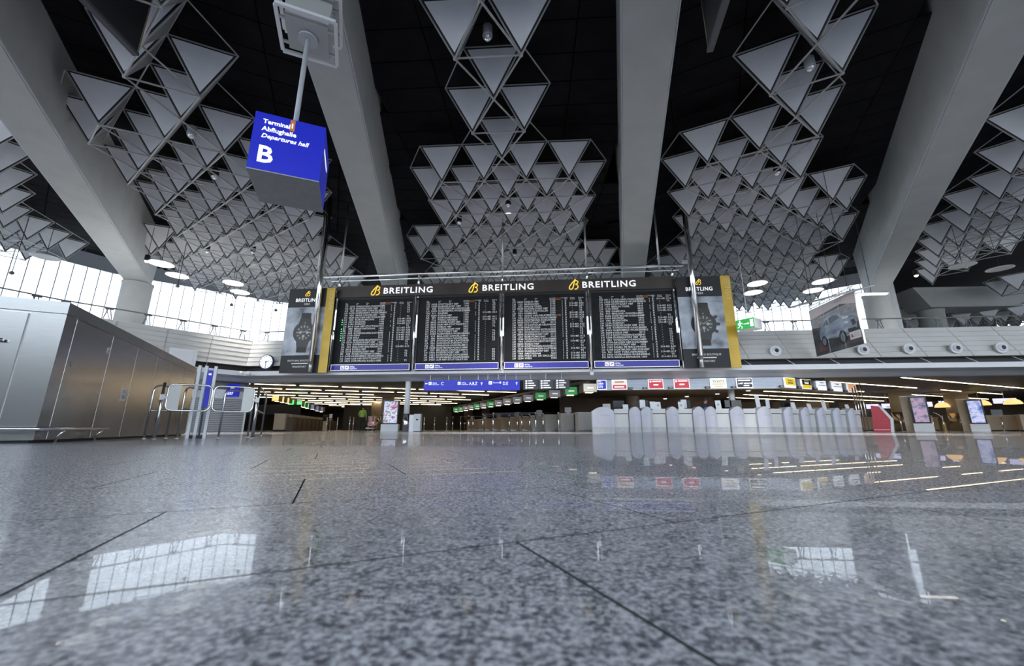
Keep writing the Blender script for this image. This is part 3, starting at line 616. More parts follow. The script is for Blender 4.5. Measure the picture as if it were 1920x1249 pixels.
# ================================================================== WATCH BANNERS AND CHROME POLES
clouds = print_mat('cloud_print', [(0.10, 0.11, 0.13), (0.30, 0.33, 0.37), (0.42, 0.45, 0.50), (0.62, 0.64, 0.67)], 0.9, 6, stretch=(1, 1, 1.5))
wdark = mat('watch_black', (0.02, 0.02, 0.021), 0.4); wstrap = mat('watch_strap', (0.05, 0.045, 0.04), 0.7); wdial = mat('watch_dial', (0.06, 0.06, 0.055), 0.5); wmark = mat('watch_mark', (0.45, 0.44, 0.40), 0.5)
def banner(x, label, mirror):
    Wd = 2.13; Gd = 0.47; Z0_, Z1_ = 2.97, 7.58
    t = thing('advertising_banner', label, 'banner', (x, 19.5, Z0_)); Hh = Z1_ - Z0_
    bx('backing', black, t, 0, Wd + Gd, -0.02, 0.06, 0, Hh)
    bx('photo_print', clouds, t, 0.0, Wd, -0.03, -0.02, 0.93, 3.55)
    bx('gold_strip', gold, t, Wd, Wd + Gd, -0.035, -0.02, 0, Hh)
    text('AVENGER', 0.36, mat('gold_pale', (0.75, 0.58, 0.22), 0.5), t, Wd + Gd + 0.12 - 0.17, -0.04, 3.35, 'strip_lettering', xs=0.72, rot=Matrix.Rotation(PI / 2, 4, 'X') @ Matrix.Rotation(PI / 2, 4, 'Z'))
    emblem(t, 1.08, -0.04, 4.17, 0.30, goldlit)
    text('BREITLING', 0.27, signwhite, t, 1.07, -0.035, 3.86, 'brand_lettering', align='CENTER', xs=0.95, sp=1.08, bold=0.002); text('1884', 0.17, textwhite, t, 1.07, -0.035, 3.67, 'brand_lettering', align='CENTER')
    text('BREITLING BOUTIQUE', 0.135, textwhite, t, 1.07, -0.03, 0.60, 'address_lettering', align='CENTER'); line(t, 0.62, 0.47, 0.90, 0.05, textwhite, -0.024); text('FRANKFURT', 0.135, textwhite, t, 1.07, -0.03, 0.28, 'address_lettering', align='CENTER')
    wt = thing('watch_print', None, None); wt.parent = t; wt.location = (1.10, -0.032, 2.15); wt.rotation_euler = (0, 0.03, 0)
    MB().prism([(-0.30, 0.3), (0.30, 0.3), (0.27, 1.08), (-0.27, 1.08)], 0, 0.004).build('strap', wstrap, wt); MB().prism([(-0.27, -1.08), (0.27, -1.08), (0.30, -0.3), (-0.30, -0.3)], 0, 0.004).build('strap', wstrap, wt)
    m = MB().prism(disc(0, 0, 0.60, 36), -0.004, 0.0)
    m.prism([(-0.36, 0.45), (0.36, 0.45), (0.30, 0.78), (-0.30, 0.78)], -0.003, 0.001).prism([(-0.30, -0.78), (0.30, -0.78), (0.36, -0.45), (-0.36, -0.45)], -0.003, 0.001)
    for a in (-32, 0, 32):
        c, s = math.cos(math.radians(a)), math.sin(math.radians(a)); m.prism([(c * .55 - s * .08, s * .55 + c * .08), (c * .55 + s * .08, s * .55 - c * .08), (c * .76 + s * .07, s * .76 - c * .07), (c * .76 - s * .07, s * .76 + c * .07)], -0.003, 0.001)
    m.build('watch_case', wdark, wt)
    MB().prism(disc(0, 0, 0.43, 36), -0.007, -0.004).build('watch_dial', wdial, wt)
    m = MB()
    for i in range(12):
        a = i * PI / 6; r0, r1 = (0.29, 0.40) if i % 3 else (0.26, 0.40); h = 0.022
        m.prism([(math.sin(a) * r0 - math.cos(a) * h, math.cos(a) * r0 + math.sin(a) * h), (math.sin(a) * r0 + math.cos(a) * h, math.cos(a) * r0 - math.sin(a) * h), (math.sin(a) * r1 + math.cos(a) * h, math.cos(a) * r1 - math.sin(a) * h), (math.sin(a) * r1 - math.cos(a) * h, math.cos(a) * r1 + math.sin(a) * h)], -0.009, -0.007)
    for a, r1 in ((-0.93, 0.24), (0.88, 0.34)):
        m.prism([(-0.02 * math.cos(a), 0.02 * math.sin(a)), (0.02 * math.cos(a), -0.02 * math.sin(a)), (math.sin(a) * r1, math.cos(a) * r1)], -0.012, -0.009)
    for a, b in ((-0.19, 0), (0.0, -0.2), (0.19, 0)): m.prism(disc(a, b, 0.075, 16), -0.008, -0.007)
    m.prism(disc(0, 0.52, 0.03, 10), -0.006, -0.004)
    tag(m.build('watch_hands_and_marks', wmark, wt), kind='stuff')
banner(-13.87, 'hanging watch advertising banner left of the departure board, by the wall clock', 0)
banner(6.55, 'hanging watch advertising banner right of the departure board, by the exit sign', 1)
for x, y, lab in ((-12.06, 19.3, 'tall chrome pole in front of the left watch banner'), (7.28, 19.3, 'tall chrome pole in front of the right watch banner')):
    t = thing('chrome_pole', lab, 'pole', (x, y, 2.98))
    MB().tube((0, 0, 0.55), (0, 0, 9.9), 0.13, n=18).build('pole_tube', chrome, t, smooth=True)
    MB().tube((0, 0, 0), (0, 0, 0.6), 0.10, n=18).build('pole_sleeve', dullsteel, t, smooth=True)
    MB().tube((-0.30, 0.12, 4.6), (-0.30, 0.12, 9.9), 0.04, n=10).build('side_cable', dullsteel, t, smooth=True) if x < 0 else None
    bx('clamp', dullsteel, t, -0.42, 0.15, -0.05, 0.16, 5.3, 5.42)
# ================================================================== HALL SIGN CUBE
KS = 0.85; c0, c1 = Vector((-6.38, 7.0)) * KS, Vector((-5.10, 7.64)) * KS; ang = math.atan2(c1.y - c0.y, c1.x - c0.x); Wc = (c1 - c0).length
HZ = 0.17 + 5.48 * KS
t = thing('hall_sign', 'hanging blue cube sign reading Terminal 1 departures hall B', 'sign', (c0.x, c0.y, HZ), ang)
def q_(v): return v * KS
bx('sign_base', mat('sign_underside', (0.33, 0.34, 0.35), 0.5), t, 0, Wc, 0, Wc, 0, 0.02)
bx('sign_body', blue, t, 0, Wc, 0, Wc, 0.02, q_(1.46))
def st(s, size, x, z, nm='lettering', **k): return text(s, q_(size), signwhite, t, q_(x), -0.005, q_(z), nm, **k)
st('Terminal', 0.150, 0.17, 1.20, bold=0.003)
bx('number_tile', orange, t, q_(0.70), q_(0.80), -0.008, 0.0, q_(1.15), q_(1.44)); text('1', q_(0.17), signwhite, t, q_(0.75), -0.012, q_(1.22), 'number', align='CENTER', bold=0.003)
st('Abflughalle', 0.155, 0.17, 1.01, bold=0.003); st('Departures hall', 0.150, 0.17, 0.83, shear=0.28, bold=0.002)
st('B', 0.58, 0.14, 0.22, bold=0.010)
MB().box(Wc, Wc + 0.006, 0.2, 0.9, q_(0.95), q_(1.05)).build('print_line', signwhite, t)
px_ = Wc * 0.46; py_ = Wc * 0.5; PT = 8.72 - HZ
MB().tube((px_, py_, q_(1.46)), (px_, py_, PT), 0.05, n=14).build('hanger_pole', softgrey, t, smooth=True)
MB().lathe([(0.20, PT - 0.07), (0.20, PT - 0.02), (0.10, PT)], 20, M=T(px_, py_, 0)).build('ceiling_flange', softgrey, t, smooth=True)
pw = (T(c0.x, c0.y, HZ) @ RZ(ang)) @ Vector((px_, py_, PT))
t = thing('suspended_light_box', 'grey framed box under the beam holding the blue cube sign', 'box', (pw.x, pw.y, pw.z), ang)
m = MB(); m.add([(-0.42, -0.42, 0), (0.42, -0.42, 0), (0.42, 0.42, 0), (-0.42, 0.42, 0), (-0.5, -0.5, 1.28), (0.5, -0.5, 1.28), (0.5, 0.5, 1.28), (-0.5, 0.5, 1.28)], [(3, 2, 1, 0), (4, 5, 6, 7), (0, 1, 5, 4), (1, 2, 6, 5), (2, 3, 7, 6), (3, 0, 4, 7)])
m.build('box_body', concrete, t)
for z, e in ((0.0, 0.58), (0.62, 0.62)):
    for s in (-1, 1):
        bx('frame_bar', fasciam, t, -e, e, s * e - 0.035, s * e + 0.035, z, z + 0.07); bx('frame_bar', fasciam, t, s * e - 0.035, s * e + 0.035, -e + 0.035, e - 0.035, z, z + 0.07)
    for s in (-1, 1):
        for q in (-1, 1): bx('frame_strut', softgrey, t, min(s * 0.40, s * (e - .03)), max(s * 0.40, s * (e - .03)), q * 0.3 - 0.025, q * 0.3 + 0.025, z + .01, z + .06)
# ================================================================== HANGING BANNERS SEEN FROM BELOW
for pa, pb, lab in (((255, 104), (155, 0), 'dark hanging banner seen edge-on at the top left of the hall'), ((1331, 97), (1362, 0), 'dark hanging banner seen edge-on at the top right of the hall')):
    A = atZ(*pa, 9.0); B = atZ(*pb, 9.0); d = (B - A); L = d.length + 1.2; a = math.atan2(d.y, d.x)
    t = thing('hanging_banner', lab, 'banner', (A.x, A.y, 9.0), a)
    bx('banner_cloth', black, t, 0.03, L, -0.03, 0.03, 0.06, 3.8); bx('bottom_rail', mat('banner_rail', (0.06, 0.06, 0.07), 0.4), t, 0, L, -0.07, 0.07, -0.02, 0.06)
    bx('edge_rail', mat('banner_edge', (0.22, 0.16, 0.11), 0.5), t, 0, 0.03, -0.04, 0.04, 0.06, 3.8)
# ================================================================== CEILING LAMPS
SPOTS = [((358, 255), 10.4, 'beside the blue hall sign'), ((1520, 128), 10.6, 'at the top right of the right lattice'), ((914, 70), 10.6, 'near the top centre of the picture'), ((402, 332), 10.4, 'left of the blue hall sign underside'),
         ((953, 385), 10.7, 'in the middle of the central lattice'), ((861, 418), 10.7, 'in the left part of the central lattice'), ((965, 478), 11.0, 'just above the board in the central lattice'), ((1458, 325), 10.6, 'in the middle of the right lattice'),
         ((474, 473), 10.9, 'in the middle of the left lattice'), ((388, 472), 10.9, 'in the left part of the left lattice'), ((275, 490), 9.9, 'hanging beside the end of the left roof beam'), ((1718, 517), 10.4, 'hanging right of the right roof beam')]
spotw = mat('lamp_glass', (0.85, 0.85, 0.85), 0.15, 0.6, var=0.03)
for p, z, where in SPOTS:
    q = atZ(*p, z); lit = p[0] in (275, 1718)
    t = thing('spot_lamp', 'cylindrical spot lamp ' + where, 'lamp', (q.x, q.y, z))
    MB().lathe([(0.13, 0.02), (0.135, 0.06), (0.135, 0.36), (0.10, 0.40), (0.03, 0.42)], 18).build('lamp_housing', softgrey if p[1] < 260 else black, t, smooth=True)
    MB().lathe([(0.02, -0.09), (0.08, -0.06), (0.115, 0.0), (0.12, 0.03)], 18).build('lamp_glass', lampglow if lit else spotw, t, smooth=True)
    MB().tube((0, 0, 0.42), (0, 0, 12.6 - z), 0.012, n=6).build('lamp_cord', black, t)
    if p[1] < 260 or p == (861, 418): continue
    ld = D.lights.new('spot_lamp_light', 'SPOT'); ld.energy = LAMP_W; ld.spot_size = math.radians(58); ld.spot_blend = 1.0; ld.shadow_soft_size = 0.11; ld.color = (1.0, 0.96, 0.9)
    lo = D.objects.new('lamp_light', ld); COL.objects.link(lo); lo.parent = t; lo.location = (0, 0, -0.12)
DISCS = [((302, 496), 9.6), ((332, 518), 9.9), ((437, 532), 9.9), ((450, 549), 9.9), ((463, 563), 9.9), ((1420, 533), 9.8), ((1412, 550), 9.8), ((1543, 529), 9.8), ((1525, 546), 9.8), ((85, 483), 9.6), ((1805, 499), 9.8), ((1875, 505), 9.8)]
DW = ['nearest the left column', 'second from the left column', 'third from the left column', 'fourth from the left column', 'farthest from the left column, against the window', 'upper left of four left of the car banner', 'lower left of four left of the car banner', 'upper right of four above the car banner', 'lower right of four above the car banner', 'at the left edge above the left window', 'left one right of the right beam', 'right one beyond the right beam']
discgrey = mat('disc_grey', (0.42, 0.42, 0.42), 0.5)
for (p, z), where in zip(DISCS, DW):
    q = atZ(*p, z)
    t = thing('disc_lamp', 'flat white disc lamp ' + where, 'lamp', (q.x, q.y, z))
    MB().lathe([(0.50, 0.0), (0.62, 0.03), (0.60, 0.06), (0.10, 0.10)], 28).build('disc_reflector', discgrey if p[0] in (85, 1805, 1875) else mat('disc_white', (0.8, 0.8, 0.78), 0.5, emit=(1, 0.97, 0.9), es=0.45), t, smooth=True)
    MB().tube((0, 0, 0.1), (0, 0, 4.3), 0.014, n=6).build('disc_cord', black, t)
for p, where in (((22, 512), 'at the far left window'), ((333, 537), 'in front of the left window near the column'), ((434, 572), 'in front of the middle of the left window'), ((517, 582), 'left of the watch banner')):
    q = atZ(*p, 9.0 if p[0] < 100 else 8.9)
    t = thing('hanging_sensor', 'small dark sensor on a thin rod ' + where, 'sensor', (q.x, q.y, q.z))
    MB().lathe([(0.03, -0.10), (0.11, -0.05), (0.11, 0.05), (0.04, 0.12)], 12).build('sensor_head', mat('sensor_grey', (0.10, 0.10, 0.10), 0.5), t, smooth=True); MB().tube((0, 0, 0.1), (0, 0, 4.9), 0.018, n=6).build('sensor_rod', black, t)
# ================================================================== STEEL CABINET (left foreground)
CB = Vector((-6.06, 4.36)); CA = math.radians(120.7); CH = 1.74
t = thing('steel_cabinet', 'large brushed steel service cabinet with bumper rail in the left foreground', 'cabinet', (CB.x, CB.y, 0), CA)
inv = (T(CB.x, CB.y, 0) @ RZ(CA)).inverted()
bx('cabinet_body', dullsteel, t, 0.02, 6.25, 0.02, 4.0, 0.035, CH - 0.02); bx('plinth', black, t, 0.06, 6.2, 0.06, 3.9, 0.0, 0.035)
bx('top_band', steel, t, 0.0, 6.27, 0.0, 0.02, CH - 0.15, CH); bx('top_band', steel, t, 0.0, 0.02, 0.02, 4.0, CH - 0.15, CH); bx('top_cover', steel, t, 0.02, 6.27, 0.02, 4.0, CH - 0.02, CH)
seams = [0.0, 0.26, 1.35, 2.35, 3.35, 4.3, 5.25, 6.27]
for a, b in zip(seams[:-1], seams[1:]): bx('side_panel', steel, t, a + (0 if a == 0 else 0.008), b - 0.008, 0.0, 0.02, 0.04, CH - 0.16)
for a in seams[1:-1]: bx('joint_strip', chrome, t, a - 0.008, a + 0.008, 0.004, 0.018, 0.04, CH - 0.004)
bx('corner_stile', steel, t, 0.0, 0.02, 0.02, 0.32, 0.04, CH - 0.16)
bx('front_panel', steel, t, -0.006, 0.02, 0.34, 1.75, 0.06, CH - 0.18); bx('front_panel', steel, t, -0.006, 0.02, 1.77, 3.2, 0.06, CH - 0.18)
MB().tube((-0.05, 0.46, 1.20), (-0.05, 1.70, 1.20), 0.018, n=10).build('handle', chrome, t, smooth=True); 
MB().lathe([(0.012, 0), (0.02, 0.004), (0.02, 0.012)], 14, M=T(0.38, 0.0, 1.0) @ Matrix.Rotation(PI / 2, 4, 'X')).build('lock', chrome, t, smooth=True)
MB().path([(-0.14, 3.9, 0.168), (-0.14, -0.02, 0.168), (-0.10, -0.12, 0.168), (0.0, -0.14, 0.168), (1.45, -0.14, 0.168)], 0.022, 10).build('bumper_rail', chrome, t, smooth=True)
for x, y, dx, dy in ((-0.14, 0.95, 0.14, 0), (-0.14, 2.4, 0.14, 0), (0.28, -0.14, 0, 0.14), (1.30, -0.14, 0, 0.14)):
    MB().path([(x, y, 0.15), (x + dx * 0.3, y + dy * 0.3, 0.10), (x + dx * 0.5, y + dy * 0.5, 0.0)], 0.014, 8).build('rail_bracket', chrome, t, smooth=True)
red_sticker = bx('warning_sticker', white, t, 1.24, 1.31, -0.004, 0.0, 1.28, 1.38)
m = MB()
for q in range(3): m.box(1.245, 1.275, -0.006, -0.004, 1.29 + q * 0.03, 1.305 + q * 0.03).box(1.28, 1.305, -0.006, -0.004, 1.29 + q * 0.03, 1.305 + q * 0.03)
tag(m.build('sticker_print', redm, t), kind='stuff')
bx('paper_notice', white, t, 2.06, 2.25, -0.004, 0.0, 0.62, 0.84); m = MB()
for q in range(2): m.box(2.09, 2.22, -0.006, -0.004, 0.66 + q * 0.09, 0.72 + q * 0.09)
tag(m.build('notice_print', softgrey, t), kind='stuff')
# ================================================================== SWING GATES AND GUIDE RAILS
plate_m = mat('gate_plate', (0.72, 0.71, 0.68), 0.4, var=0.03)
GA, GB = Vector((-6.44, 6.22)), Vector((-5.36, 7.04)); gd = (GB - GA).normalized(); ga = math.atan2(gd.y, gd.x); GLn = (GB - GA).length
def loop(x0, x1, z0, z1, r, y=0.0):
    return [(x, y, z) for x, z in rounded(x0, x1, z0, z1, r, 4)]
for k, (org, rz, lab) in enumerate(((GA, ga, 'chrome swing gate on the left post beside the steel cabinet'), (GB, ga, 'chrome swing gate on the right post of the gate pair'))):
    t = thing('swing_gate', lab, 'gate', (org.x, org.y, 0), rz); s = 1 if k == 0 else -1
    MB().tube((0, 0, 0), (0, 0, 0.93), 0.022, n=12).build('post', chrome, t, smooth=True)
    MB().lathe([(0.04, 0), (0.04, 0.012), (0.024, 0.014)], 14).build('post_foot', dullsteel, t)
    xa, xb = sorted((s * 0.06, s * (GLn / 2 - 0.015)))
    MB().path(loop(xa, xb, 0.47, 0.91, 0.085), 0.016, 8, closed=True).build('gate_loop', chrome, t, smooth=True)
    pa, pb = sorted((s * 0.06, s * 0.23))
    pl = [p for p in rounded(xa, xb, 0.47, 0.91, 0.085, 4) if pa - 0.001 <= p[0] <= pb]
    pl = ([(0.23, 0.47)] + [p for p in pl if p[1] < 0.69][::-1] + [p for p in pl if p[1] >= 0.69][::-1] + [(0.23, 0.91)]) if k == 0 else None
    if k == 0: poly = [(0.23, 0.91), (0.145, 0.91), (0.10, 0.895), (0.07, 0.86), (0.06, 0.825), (0.06, 0.555), (0.07, 0.52), (0.10, 0.485), (0.145, 0.47), (0.23, 0.47)]
    else: poly = [(-x, z) for x, z in [(0.23, 0.91), (0.145, 0.91), (0.10, 0.895), (0.07, 0.86), (0.06, 0.825), (0.06, 0.555), (0.07, 0.52), (0.10, 0.485), (0.145, 0.47), (0.23, 0.47)]][::-1]
    MB().prism(poly, -0.006, 0.006).build('gate_plate', plate_m, t)
    m = MB(); m.box(*sorted((0.0, s * 0.075)), -0.022, 0.022, 0.66, 0.70); m.box(-0.03, 0.03, -0.03, 0.03, 0.64, 0.73); m.build('hinge', white, t)
def hoop(pts_px, z, label, mid=0.48, zmid=True, W=None):
    A = atZ(*pts_px[0], 0); B = atZ(*pts_px[1], 0); d = (B - A); L = d.length; a = math.atan2(d.y, d.x)
    t = thing('guide_rail', label, 'guide rail', (A.x, A.y, 0), a)
    r = 0.09
    MB().path([(0, 0, 0), (0, 0, z - r), (0.03, 0, z - 0.03), (r, 0, z), (L - r, 0, z), (L - 0.03, 0, z - 0.03), (L, 0, z - r), (L, 0, 0)], 0.018, 10).build('hoop', chrome, t, smooth=True)
    MB().tube((0, 0, mid), (L, 0, mid), 0.014, n=8).build('mid_rail', chrome, t, smooth=True)
    for x in (0, L): MB().lathe([(0.036, 0), (0.036, 0.012), (0.02, 0.014)], 12, M=T(x, 0, 0)).build('rail_foot', dullsteel, t)
hoop(((270, 823), (311, 822)), 0.92, 'chrome guide rail hoop nearest the steel cabinet')
hoop(((331, 822.5), (372, 821)), 0.90, 'chrome guide rail hoop behind the left swing gate', 0.50)
hoop(((409, 821.5), (464, 820)), 0.90, 'chrome guide rail hoop behind the right swing gate', 0.50)
hoop(((474, 821), (489, 817.5)), 0.97, 'chrome guide rail hoop at the right end of the gates', 0.52)
# ================================================================== DOOR FRAME AND SIGN AT THE CABINET'S FAR END
q = atZ(347, 822.5, 0)
t = thing('door_frame', 'white aluminium door frame with a blue strip sign at the far end of the cabinet', 'door frame', (q.x, q.y, 0), math.radians(35))
for x in (0.0, 0.10, 0.24): bx('profile', white, t, x, x + 0.045, 0, 0.08, 0, 1.30)
bx('blue_strip', blue, t, 0.16, 0.23, -0.02, 0.04, 0.55, 1.22); bx('glass_leaf', clearglass, t, 0.05, 0.23, 0.045, 0.06, 0.05, 1.25)
bx('kick_plate', black, t, 0.05, 0.24, 0.0, 0.07, 0.0, 0.05)
line(t, 0.175, 1.13, 0.04, 0.03, signwhite, -0.024)
# lower wall under the left gallery with roller shutter
shut = mat('shutter_grey', (0.40, 0.40, 0.40), 0.35, 0.4, var=0.04)
lp = offset(GP, -0.7)
m = MB(); 
for a, b in zip(lp[1:-1], lp[2:]): m.quad((*a, 0), (*b, 0), (*b, 3.1), (*a, 3.1))
struct(m.build('wall_left_lower', greywall))
A = Vector((-17.0, 21.3)); d = (Vector(lp[2]) - Vector(lp[1])).normalized(); nrm = Vector((-d.y, d.x)); nrm = nrm if nrm.x > 0 else -nrm
base = Vector(lp[1]) + nrm * 0.15
t = thing('roller_shutter', 'closed grey roller shutter behind the swing gates', 'shutter', (base.x, base.y, 0), math.atan2(d.y, d.x))
sgn = -1 if (RZ(math.atan2(d.y, d.x)) @ Vector((0, 1, 0))).to_2d().dot(nrm) < 0 else 1
bx('shutter_back', grout, t, 0.1, 6.4, -0.01, 0.01, 0, 1.75)
for i in range(18): bx('slat', shut, t, 0.1, 6.4, -0.03, 0.03, 0.02 + i * 0.096, 0.09 + i * 0.096)
bx('shutter_box', white, t, 0.0, 6.5, -0.12, 0.14, 1.75, 2.25)
for x in (0.0, 1.7, 4.0, 6.4): bx('shutter_guide', white, t, x, x + 0.09, -0.05, 0.05, 0, 1.75)
def plain_sign(px0, px1, Y, name, label, cat, m, th=0.08, group=None, fz=None):
    A = atY(*px0, Y); B = atY(*px1, Y); x0, x1 = sorted((A.x, B.x)); z0, z1 = sorted((A.z, B.z))
    t = thing(name, label, cat, (x0, Y, z0), 0, group); t['w'] = x1 - x0; t['h'] = z1 - z0
    bx('sign_body', m, t, 0, x1 - x0, 0, th, 0, z1 - z0); return t, x1 - x0, z1 - z0
def hang(t, xs, z, top, y=0.04, r=0.012):
    for x in xs: MB().tube((x, y, z), (x, y, top - t.location.z), r, n=6).build('hanger', dullsteel, t)
t, w_, h_ = plain_sign((427, 720), (446, 744), 20.35, 'counter_sign', 'blue counter number sign behind the right swing gate', 'sign', blue)
text('697', 0.22, signwhite, t, w_ * 0.12, -0.01, h_ * 0.15, bold=0.003); line(t, w_ * .3, h_ * .66, w_ * .3, .07, signwhite)
q = atY(326, 668, 17.2)
t = thing('access_hatch', 'white framed access hatch on the parapet above the cabinet end', 'hatch', (q.x - 0.1, q.y + 0.55, q.z - 0.40), math.radians(58))
bx('hatch_frame', white, t, -0.55, 0.55, -0.05, 0.05, -0.05, 0.85); bx('hatch_leaf', fasciam, t, -0.45, 0.42, -0.07, -0.05, 0.05, 0.75)
# floodlight pair under the left gallery edge
q = atY(458, 700, 19.6)
t = thing('twin_floodlight', 'pair of small white floodlights under the gallery corner by the clock', 'lamp', (q.x, q.y, q.z))
for s in (-1, 1):
    MB().lathe([(0.05, 0.10), (0.10, 0.02), (0.12, -0.08), (0.10, -0.10)], 14, M=T(s * 0.2, 0, 0) @ Matrix.Rotation(PI / 2.3, 4, 'X')).build('lamp_head', white, t, smooth=True)
bx('lamp_bar', white, t, -0.3, 0.3, 0.05, 0.10, -0.03, 0.03); MB().tube((0, 0.08, 0), (0.0, 0.9, 0.02), 0.02).build('lamp_arm', white, t)
# wall clock
t = thing('wall_clock', 'round white station clock with black hands left of the left banner', 'clock', (-15.0, 20.0, 3.66))
Rx = Matrix.Rotation(PI / 2, 4, 'X')
MB().lathe([(0.38, -0.05), (0.40, -0.04), (0.40, 0.06), (0.36, 0.07)], 36, M=Rx).build('clock_case', mat('clock_rim', (0.03, 0.04, 0.10), 0.3), t, smooth=True)
MB().prism(disc(0, 0, 0.355, 36), -0.078, -0.06).build('clock_face', signwhite, t)
m = MB()
for i in range(12):
    a = i * PI / 6; c, s = math.cos(a), math.sin(a); h = 0.014 if i % 3 else 0.02
    m.prism([(s * .26 - c * h, c * .26 + s * h), (s * .26 + c * h, c * .26 - s * h), (s * .335 + c * h, c * .335 - s * h), (s * .335 - c * h, c * .335 + s * h)], -0.083, -0.078)
tag(m.build('hour_marks', black, t), kind='stuff')
for a, r in ((math.radians(75), 0.19), (math.radians(180), 0.30)):
    c, s = math.cos(a), math.sin(a); MB().prism([(-c * .02 - s * .05, s * .02 - c * .05), (c * .02 - s * .05, -s * .02 - c * .05), (s * r + c * .012, c * r - s * .012), (s * r - c * .012, c * r + s * .012)], -0.09, -0.084).build('clock_hand', black, t)
MB().tube((0, 0.05, 0), (0, 0.12, 0.0), 0.05).build('clock_mount', black, t)
# air nozzles on the parapet
NZ = [(1454, 658), (1618, 656), (1704, 654), (1792, 653), (1877, 652), (372, 665)]
NL = ['left of the car banner', 'at the lower corner of the car banner', 'first right of the car banner', 'second right of the car banner', 'third right of the car banner', 'on the left parapet above the gates']
for i, p in enumerate(NZ):
    q = atY(*p, 20.16) if i < 5 else atZ(*p, 3.92)
    rz = 0 if i < 5 else math.radians(57)
    t = thing('air_nozzle', 'round white air nozzle with dark centre ' + NL[i], 'air nozzle', q, rz)
    R_ = Matrix.Rotation(PI / 2, 4, 'X') @ Matrix.Rotation(0.0, 4, 'Y')
    MB().lathe([(0.22, -0.12), (0.23, 0.0), (0.27, 0.02), (0.27, 0.05), (0.21, 0.06), (0.17, 0.02)], 28, M=R_).build('nozzle_ring', white, t, smooth=True)
    MB().lathe([(0.17, -0.02), (0.16, 0.06), (0.10, 0.12)], 24, M=R_).build('nozzle_cone', fasciam, t, smooth=True)
    MB().lathe([(0.095, 0.0), (0.095, 0.124)], 20, M=R_).build('nozzle_throat', black, t, smooth=True)
# ================================================================== EXIT SIGN AND CAR BANNER
q = atY(1413.5, 604, 18.2)
t = thing('exit_sign', 'green running-man exit sign on a white box right of the watch banner', 'sign', (q.x, q.y, q.z - 0.235), math.radians(-50))
bx('box_body', white, t, -0.78, 0.02, 0.02, 0.72, 0.0, 0.47); bx('sign_face', green, t, -0.78, 0.0, 0.0, 0.02, 0.0, 0.47)
m = MB(); yw = signwhite
m.prism(disc(-0.60, 0.39, 0.036, 12), -0.006, 0)
m.prism([(-0.64, 0.20), (-0.585, 0.18), (-0.55, 0.33), (-0.61, 0.355)], -0.006, 0); m.prism([(-0.56, 0.33), (-0.57, 0.29), (-0.49, 0.24), (-0.475, 0.265)], -0.006, 0); m.prism([(-0.61, 0.35), (-0.69, 0.30), (-0.695, 0.22), (-0.665, 0.22), (-0.66, 0.28), (-0.60, 0.31)], -0.006, 0)
m.prism([(-0.64, 0.21), (-0.60, 0.19), (-0.54, 0.13), (-0.56, 0.03), (-0.53, 0.03), (-0.505, 0.14), (-0.585, 0.21)], -0.006, 0); m.prism([(-0.64, 0.21), (-0.61, 0.18), (-0.65, 0.10), (-0.73, 0.09), (-0.73, 0.12), (-0.67, 0.135)], -0.006, 0)
m.build('running_figure', yw, t)
MB().prism([(-0.45, 0.22), (-0.27, 0.22), (-0.27, 0.18), (-0.19, 0.235), (-0.27, 0.29), (-0.27, 0.25), (-0.45, 0.25)], -0.006, 0).build('arrow', yw, t); MB().box(-0.16, -0.03, -0.006, 0, 0.07, 0.40).build('door_symbol', yw, t)
MB().tube((-0.4, 0.37, 0.47), (-0.4, 0.37, 10.5), 0.015, n=6).build('hanger', dullsteel, t)
L0 = Vector((12.94, 20.05)); L1 = Vector((12.87, 17.0)); d = L1 - L0; Wb = d.length
t = thing('car_banner', 'hanging photographic banner of a pale blue car on the right', 'banner', (L0.x, L0.y, 3.53), math.atan2(d.y, d.x)); Hb = 2.28
asph = print_mat('banner_ground', [(0.02, 0.02, 0.025), (0.05, 0.05, 0.055), (0.11, 0.11, 0.12)], 1.2, 5, stretch=(0.7, 1, 2)); hillp = print_mat('banner_hill', [(0.16, 0.15, 0.16), (0.24, 0.23, 0.24), (0.34, 0.33, 0.33)], 2.2, 5, stretch=(1, 1, 3)); skyp = mat('banner_sky', (0.56, 0.48, 0.46), 0.5, var=0.05, scale=1)
bx('banner_cloth', asph, t, 0, Wb, -0.015, 0.015, 0, Hb)
def lay(poly, m, n, dy): return MB().prism([(x * Wb, z * Hb) for x, z in poly], -0.015 - dy, -0.014).build(n, m, t)
lay([(0, .60), (1, .42), (1, .82), (0, .78)], hillp, 'hill_print', 0.002); lay([(0, .78), (.35, .82), (.7, .86), (1, .76), (1, 1), (0, 1)], skyp, 'sky_print', 0.003)
carb = print_mat('car_paint', [(0.13, 0.17, 0.23), (0.24, 0.29, 0.37), (0.46, 0.50, 0.57)], 1.2, 3, stretch=(1, 1, 3)); carw = mat('car_glass', (0.05, 0.06, 0.08), 0.3); card = mat('car_dark', (0.015, 0.015, 0.018), 0.4); carl = mat('car_light', (0.60, 0.62, 0.66), 0.3)
lay([(.17, .30), (.16, .42), (.19, .52), (.26, .62), (.36, .69), (.50, .73), (.62, .70), (.70, .63), (.84, .60), (.93, .55), (.955, .44), (.94, .34), (.86, .24), (.74, .22), (.55, .25), (.35, .28)], carb, 'car_body', 0.004)
lay([(.27, .56), (.30, .63), (.38, .67), (.40, .56)], carw, 'car_window', 0.006); lay([(.42, .56), (.41, .675), (.50, .705), (.60, .68), (.655, .61)], carw, 'car_window', 0.006)
